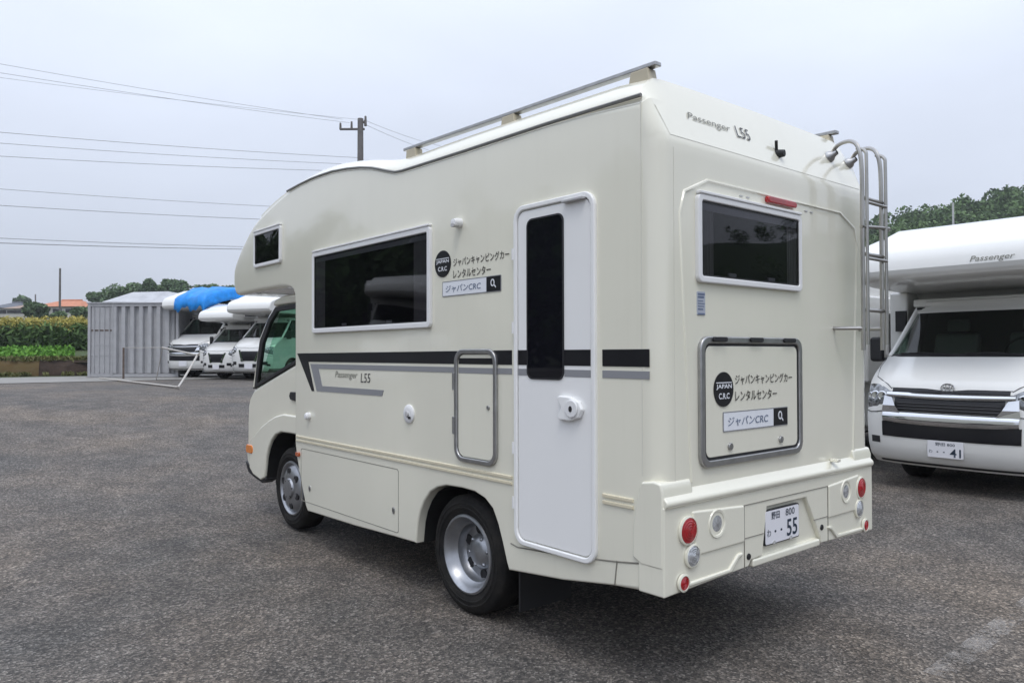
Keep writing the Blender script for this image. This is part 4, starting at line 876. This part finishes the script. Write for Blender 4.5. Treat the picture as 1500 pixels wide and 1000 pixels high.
m = MB(); m.tube([u2, u3], .009, 8); m.build('top_rail', pipew, gate, smooth=50)
m = MB(); m.tube([u2, leg], .011, 8); m.build('upright', pipew, gate, smooth=50)
u3b = Vector((u3.x, u3.y, H(u3.x, u3.y))); m = MB(); m.tube([u3, u3b], .03, 8); m.build('gate_post', rust, gate, smooth=50)
m = MB(); m.tube([at(300, 497, 18.0), at(312, 483, 18.1)], .02, 8)

# ------------------------------------------------------------------ bank, crops, corn, houses beyond the road
def P2(px, depth, z=0): p = at(px, 500, depth); return Vector((p.x, p.y, z))
zb = .76
def wallseg(name, px0, px1, d0, d1, h0, h1, material, label, dep=1.2):
    a_, b_ = P2(px0, d0), P2(px1, d1); nn = 14; rows = []
    back = Vector((.25, .97, 0))
    for k in range(nn+1):
        p = a_+(b_-a_)*k/nn; j = .06*math.sin(k*1.7)+random.uniform(-.04, .04)
        h = h0+(h1-h0)*k/nn+random.uniform(-.03, .03)
        rows.append([tuple(p+Vector((0, 0, zb-.1))), tuple(p+back*(.10+j)+Vector((0, 0, zb+h*.55))), tuple(p+back*(.28+j)+Vector((0, 0, zb+h))), tuple(p+back*(dep+6)+Vector((0, 0, zb+h+.05)))])
    m = MB(); m.grid(rows); o = m.build(name, material, smooth=60, recalc=False); tag(o, label, kind='structure'); return o
wallseg('earth_bank', -240, 57, 24.8, 27.0, .48, .50, dirt, 'ochre earth bank at the road edge')
wallseg('earth_bank', 56, 330, 27.0, 29.5, .52, .56, darkbank, 'dark brown earth bank beside the container')
# rising field behind
rows = []
for dp, z in ((27.6, 1.20), (31, 1.36), (36, 1.64), (41, 1.80), (60, 2.1), (90, 2.6), (140, 3.2), (260, 4.2)):
    rows.append([tuple(P2(px, dp, z)) for px in (-500, -300, -150, 0, 130, 250, 360, 480)])
m = MB(); m.grid(rows); tag(m.build('field', soil, smooth=60, recalc=False), 'brown-green field rising behind the earth bank', kind='structure')
# low leafy crop in front of the corn
pts = []
for k in range(26000):
    px = random.uniform(-260, 108); dp = random.uniform(28.2, 36.5); p = P2(px, dp, 0); zf_ = np.interp(dp, [27.6, 31, 36, 41], [1.20, 1.36, 1.64, 1.80]); pts.append((p.x, p.y, zf_+random.uniform(0, .30)*(.6+.4*math.sin(dp*5))))
pts = np.array(pts); tag(leaves('crop', pts, .075, crop_m, rng.uniform(.2, 1, len(pts)), up=1.0, aspect=1.2), 'bright green low leafy crop on the bank', 'crop', kind='stuff')
# corn: stalk leaves and yellow tassels
cp, tp_, tt = [], [], []
for k in range(1500):
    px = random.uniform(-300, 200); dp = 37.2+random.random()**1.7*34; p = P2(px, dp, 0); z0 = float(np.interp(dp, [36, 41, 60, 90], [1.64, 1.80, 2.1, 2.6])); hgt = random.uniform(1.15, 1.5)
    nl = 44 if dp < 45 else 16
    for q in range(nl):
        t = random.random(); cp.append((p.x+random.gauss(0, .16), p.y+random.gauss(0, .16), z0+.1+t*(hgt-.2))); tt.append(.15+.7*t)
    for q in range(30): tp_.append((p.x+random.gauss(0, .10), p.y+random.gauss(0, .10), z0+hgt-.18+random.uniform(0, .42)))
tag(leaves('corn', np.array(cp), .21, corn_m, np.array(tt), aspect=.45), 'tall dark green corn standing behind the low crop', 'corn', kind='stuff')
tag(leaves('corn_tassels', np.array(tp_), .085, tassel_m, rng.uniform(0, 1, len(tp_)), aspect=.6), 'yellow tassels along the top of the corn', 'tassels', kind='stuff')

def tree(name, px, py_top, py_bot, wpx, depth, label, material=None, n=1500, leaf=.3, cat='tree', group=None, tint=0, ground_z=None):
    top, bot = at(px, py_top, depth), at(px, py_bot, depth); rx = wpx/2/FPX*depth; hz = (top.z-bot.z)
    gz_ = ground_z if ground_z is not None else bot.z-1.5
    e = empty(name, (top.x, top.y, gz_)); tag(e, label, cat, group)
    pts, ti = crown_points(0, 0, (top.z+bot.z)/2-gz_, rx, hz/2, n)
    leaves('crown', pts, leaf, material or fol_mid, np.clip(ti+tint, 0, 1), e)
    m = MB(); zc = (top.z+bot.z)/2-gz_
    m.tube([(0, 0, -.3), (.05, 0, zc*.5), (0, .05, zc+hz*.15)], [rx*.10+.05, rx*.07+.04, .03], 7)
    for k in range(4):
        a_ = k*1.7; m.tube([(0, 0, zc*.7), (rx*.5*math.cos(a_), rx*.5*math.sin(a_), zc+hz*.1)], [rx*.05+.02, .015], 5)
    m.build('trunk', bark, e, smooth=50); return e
tree('shrub', 54, 441, 468, 40, 70, 'dark rounded shrub in front of the orange roofed house', n=1400, leaf=.22, cat='shrub')
tree('shrub', 118, 446, 470, 34, 70, 'mid green shrub between the corn and the container', n=1000, leaf=.22, cat='shrub', tint=.2)
tree('shrub', 84, 455, 470, 26, 68, 'small pale green shrub at the foot of the thin pole', n=700, leaf=.2, cat='shrub', tint=.35)
G_ = 'trees behind the container'
for px, pt, pb, wp, dp, lb, ti in ((168, 414, 446, 34, 95, 'pale feathery tree above the left end of the container roof', .35), (194, 416, 446, 36, 95, 'pale green tree second from the left above the container', .3),
        (217, 411, 446, 22, 90, 'small dark tree top above the middle of the shed roof', -.35), (238, 419, 447, 40, 96, 'broad mid green tree right of the small dark tree top', .1),
        (256, 409, 447, 36, 92, 'tallest dark green tree behind the shed, left of the tarpaulin', -.1), (285, 416, 447, 46, 94, 'rounded dark tree above the cream end of the tarped van', -.15),
        (312, 420, 448, 34, 97, 'low tree behind the blue tarpaulin', 0), (334, 417, 448, 30, 93, 'dark tree half hidden by the nose of the cream camper', -.1), (146, 430, 448, 26, 98, 'lowest bluish tree left of the container roof', .1)):
    tree('tree', px, pt-3, pb, wp*1.35, dp, lb, n=3400, leaf=.20, group=G_, tint=ti)

def house(px, py_ridge, py_eave, py_base, wpx, depth, roofm, label, hip=.25, dep=8):
    c = at(px, py_base, depth); wd = wpx/FPX*depth; he = (py_base-py_eave)/FPX*depth; hr = (py_base-py_ridge)/FPX*depth
    e = empty('house', (c.x, c.y, c.z), -YAW); tag(e, label, 'house')
    m = MB(); m.box(-wd/2, wd/2, 0, dep, -3, he); wl = m.build('wall', plaster, e)
    o = .5; m = MB(); m.add([(-wd/2-o, -o, he-.1), (wd/2+o, -o, he-.1), (wd/2+o, dep+o, he-.1), (-wd/2-o, dep+o, he-.1), (-wd/2+wd*hip, dep/2, hr), (wd/2-wd*hip, dep/2, hr)], [(0, 1, 5, 4), (1, 2, 5), (2, 3, 4, 5), (3, 0, 4), (0, 3, 2, 1)]); m.build('roof', roofm, e)
    m = MB(); m.tube([(-wd/2+wd*hip, dep/2, hr+.05), (wd/2-wd*hip, dep/2, hr+.05)], .14, 6); m.build('ridge', roofm, e)
    for k in range(3):
        x = -wd/2+wd*(.2+.3*k); m = MB(); m.box(x-.8, x+.8, -.06, .02, he*.25, he*.75); f = m.build('window', lgrey, e)
        m = MB(); m.box(x-.7, x+.7, -.08, -.055, he*.3, he*.7); m.build('pane', dkglass, f)
house(84, 437.5, 448, 462, 62, 120, roofo, 'distant house with a wide orange tiled roof')
house(28, 443, 451, 462, 36, 118, mat('brown_roof', (.30, .22, .17), .8), 'distant house with brown roof left of the orange one')
house(2, 441, 450, 463, 30, 125, roofd, 'distant dark roofed house at the far left')
tree('tree', 33, 432, 447, 24, 150, 'hazy grey-green tree behind the far left houses', n=700, leaf=.4)

pts = []
for k in range(5200):
    px = random.uniform(-240, 135); e0 = float(np.interp(px, [-240, 57, 330], [24.8, 27.0, 29.5])); up_ = random.random() < .55
    dp = e0+(random.uniform(.15, .6) if up_ else random.gauss(-.08, .10)); p = P2(px, dp, 0); cl = math.sin(px*.21)+math.sin(px*.053+1)
    if cl < -.3 and not up_: continue
    pts.append((p.x, p.y, (zb+.50 if up_ else zb-.01)+random.uniform(0, .16 if up_ else .10)))
tag(leaves('weeds', np.array(pts), .075, mat_weed, rng.uniform(.1, .9, len(pts)), up=1.2, aspect=.5), 'ragged dry weeds along the earth bank and road edge', 'weeds', kind='stuff')
# ------------------------------------------------------------------ hill and wood on the right and round behind
def arc_hill(name, cx, cy, r0, r1, a0, a1, hfun, label):
    rows = []
    for r in np.linspace(r0, r1, 10):
        rows.append([(cx+r*math.sin(a_), cy+r*math.cos(a_), hfun(a_)*sst((r-r0)/(r1-r0)*1.1)-.2) for a_ in np.linspace(a0, a1, 40)])
    m = MB(); m.grid(rows); tag(m.build(name, mat('hill_undergrowth', (.03, .055, .02), .95, var=.3, vscale=.4), smooth=70, recalc=False), label, kind='structure')
def ridge(a_):          # heading clockwise from +Y, radians
    d = math.degrees(a_)
    return float(np.interp(d, [45, 60, 64, 67, 70, 74, 80, 100, 140, 170], [6, 12, 17, 18, 19.6, 21.2, 24, 24, 20, 12]))
arc_hill('hill', CAM.x, CAM.y, 70, 150, R(45), R(170), ridge, 'wooded hill behind the parked white camper')
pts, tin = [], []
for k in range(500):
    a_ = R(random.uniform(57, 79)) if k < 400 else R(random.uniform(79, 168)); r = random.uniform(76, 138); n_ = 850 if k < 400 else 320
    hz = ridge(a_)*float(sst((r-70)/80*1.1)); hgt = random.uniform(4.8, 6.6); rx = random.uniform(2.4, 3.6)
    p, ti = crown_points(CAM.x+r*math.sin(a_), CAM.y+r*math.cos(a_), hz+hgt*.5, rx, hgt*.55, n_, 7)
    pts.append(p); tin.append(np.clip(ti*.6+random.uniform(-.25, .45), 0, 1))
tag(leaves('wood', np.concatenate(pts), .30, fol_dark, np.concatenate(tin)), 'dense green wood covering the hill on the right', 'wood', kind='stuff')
# tree belt to the left of the lot (added outside the frame to darken the window reflections)
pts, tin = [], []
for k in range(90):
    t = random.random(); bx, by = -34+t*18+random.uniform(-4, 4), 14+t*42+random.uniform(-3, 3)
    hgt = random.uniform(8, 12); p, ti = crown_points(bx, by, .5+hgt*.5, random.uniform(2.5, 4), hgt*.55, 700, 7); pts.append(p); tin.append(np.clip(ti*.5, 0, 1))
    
tag(leaves('unseen_tree_belt', np.concatenate(pts), .42, fol_dark, np.concatenate(tin)), 'unseen belt of trees added left of the yard to darken the window reflections', 'trees', kind='stuff')

# ------------------------------------------------------------------ utility poles and wires
def pole(px, py_top, depth, r, label, arms=True, polem=polem):
    t = at(px, py_top, depth); gz_ = 1.0
    e = empty('utility_pole', (t.x, t.y, gz_)); tag(e, label, 'utility pole'); h = t.z-gz_
    m = MB(); m.tube([(0, 0, -.5), (0, 0, h)], [r*1.25, r*.85], 12); m.build('pole_shaft', polem, e, smooth=50)
    if arms:
        r2 = RT.normalized(); ax = Vector((r2.x, r2.y, 0))
        m = MB(); m.tube([ax*.2+Vector((0, 0, h-.50)), ax*-.98+Vector((0, 0, h-.50))], .055, 6); arm = m.build('crossarm', polem, e)
        for k, hh in ((-.95, .30), (-.42, .36)):
            m = MB(); m.tube([ax*k+Vector((0, 0, h-.5)), ax*k+Vector((0, 0, h-.5+hh))], [.06, .045], 8); m.build('insulator', polem, e, smooth=50)
        m = MB(); m.tube([ax*.12+Vector((0, 0, h-.2)), ax*.24+Vector((0, 0, h-.1))], .06, 8); m.tube([ax*.24+Vector((0, 0, h-.35)), ax*.24+Vector((0, 0, h+.12))], [.07, .05], 8); m.build('insulator', polem, e, smooth=50)
        m = MB(); m.tube([ax*.1+Vector((0, 0, h-3.0)), ax*-.7+Vector((0, 0, h-3.05))], .035, 6); m.build('crossarm', polem, e)
    return e
pole(528, 174, 36, .16, 'dark utility pole with crossarm rising above the camper nose')
pole(88, 393, 72, .10, 'thin bare wooden pole in front of the orange roof', arms=False)
pole(52, 431, 130, .12, 'tiny distant pole between the houses', arms=False)
pole(1396, 297, 84, .12, 'pale thin pole against the wooded hill', arms=False, polem=lgrey)
def wire(p0, p1, sag, label, r=.013):
    P0, P1 = Vector(p0), Vector(p1); pts = []
    for k in range(33):
        t = k/32; p = P0.lerp(P1, t); p.z -= sag*4*t*(1-t); pts.append(p)
    m = MB(); m.tube(pts, r*.8, 5); o = m.build('overhead_wire', wirem, None, smooth=60); tag(o, label, 'wire', 'overhead wires'); return o
def ext(px0, y0, px1, y1, d0, d1, k=.9):
    a_, b_ = at(px0, y0, d0), at(px1, y1, d1); return a_+(a_-b_)*k, b_
WL = [((0, 84), (502, 175), 'topmost overhead wire reaching the pole crossarm', .010), ((0, 97), (512, 180), 'second overhead wire from the top', .010),
      ((0, 104), (534, 176), 'thin third overhead wire just under the upper pair', .008), ((0, 184), (524, 231), 'fourth overhead wire, meeting the camper nose at the pole foot', .013),
      ((0, 200), (524, 241), 'fifth overhead wire, middle of the central three', .012), ((0, 219), (524, 251), 'sixth overhead wire, lowest of the central three', .013),
      ((0, 267), (524, 308), 'seventh overhead wire, upper of the lower spaced pair', .012), ((0, 291), (524, 326), 'eighth overhead wire, darker of the lower spaced pair', .015),
      ((0, 339), (524, 364), 'ninth overhead wire, upper of the bottom twin cables', .015), ((0, 346), (524, 366), 'lowest overhead cable, thickest of all', .02)]
for (p0, p1, lb, r) in WL:
    a_, b_ = ext(p0[0], p0[1], p1[0], p1[1], 28, 36); wire(a_, b_, .25, lb, r)
for y0, y1, lb in ((176, 222, 'upper wire leaving the pole to the right behind the roof'), (182, 236, 'lower wire leaving the pole to the right behind the roof')):
    wire(at(534, y0, 36), at(700, y1, 52), .3, lb, .012)

# ------------------------------------------------------------------ thin summer haze
m = MB(); m.box(-220, 260, -190, 300, -1.5, 48); hz_ = m.build('haze', mat('tmp', (1, 1, 1)))
hm = bpy.data.materials.new('haze_air'); hm.use_nodes = True; t_ = hm.node_tree; t_.nodes.clear()
ho = t_.nodes.new('ShaderNodeOutputMaterial'); hv = t_.nodes.new('ShaderNodeVolumePrincipled'); hv.inputs['Color'].default_value = (.93, .95, 1, 1); hv.inputs['Density'].default_value = .0007; hv.inputs['Anisotropy'].default_value = .2
t_.links.new(hv.outputs[0], ho.inputs['Volume']); hz_.data.materials.clear(); hz_.data.materials.append(hm); hm.cycles.homogeneous_volume = True; hz_['kind'] = 'stuff'; hz_['label'] = 'thin pale summer haze over the yard and fields'
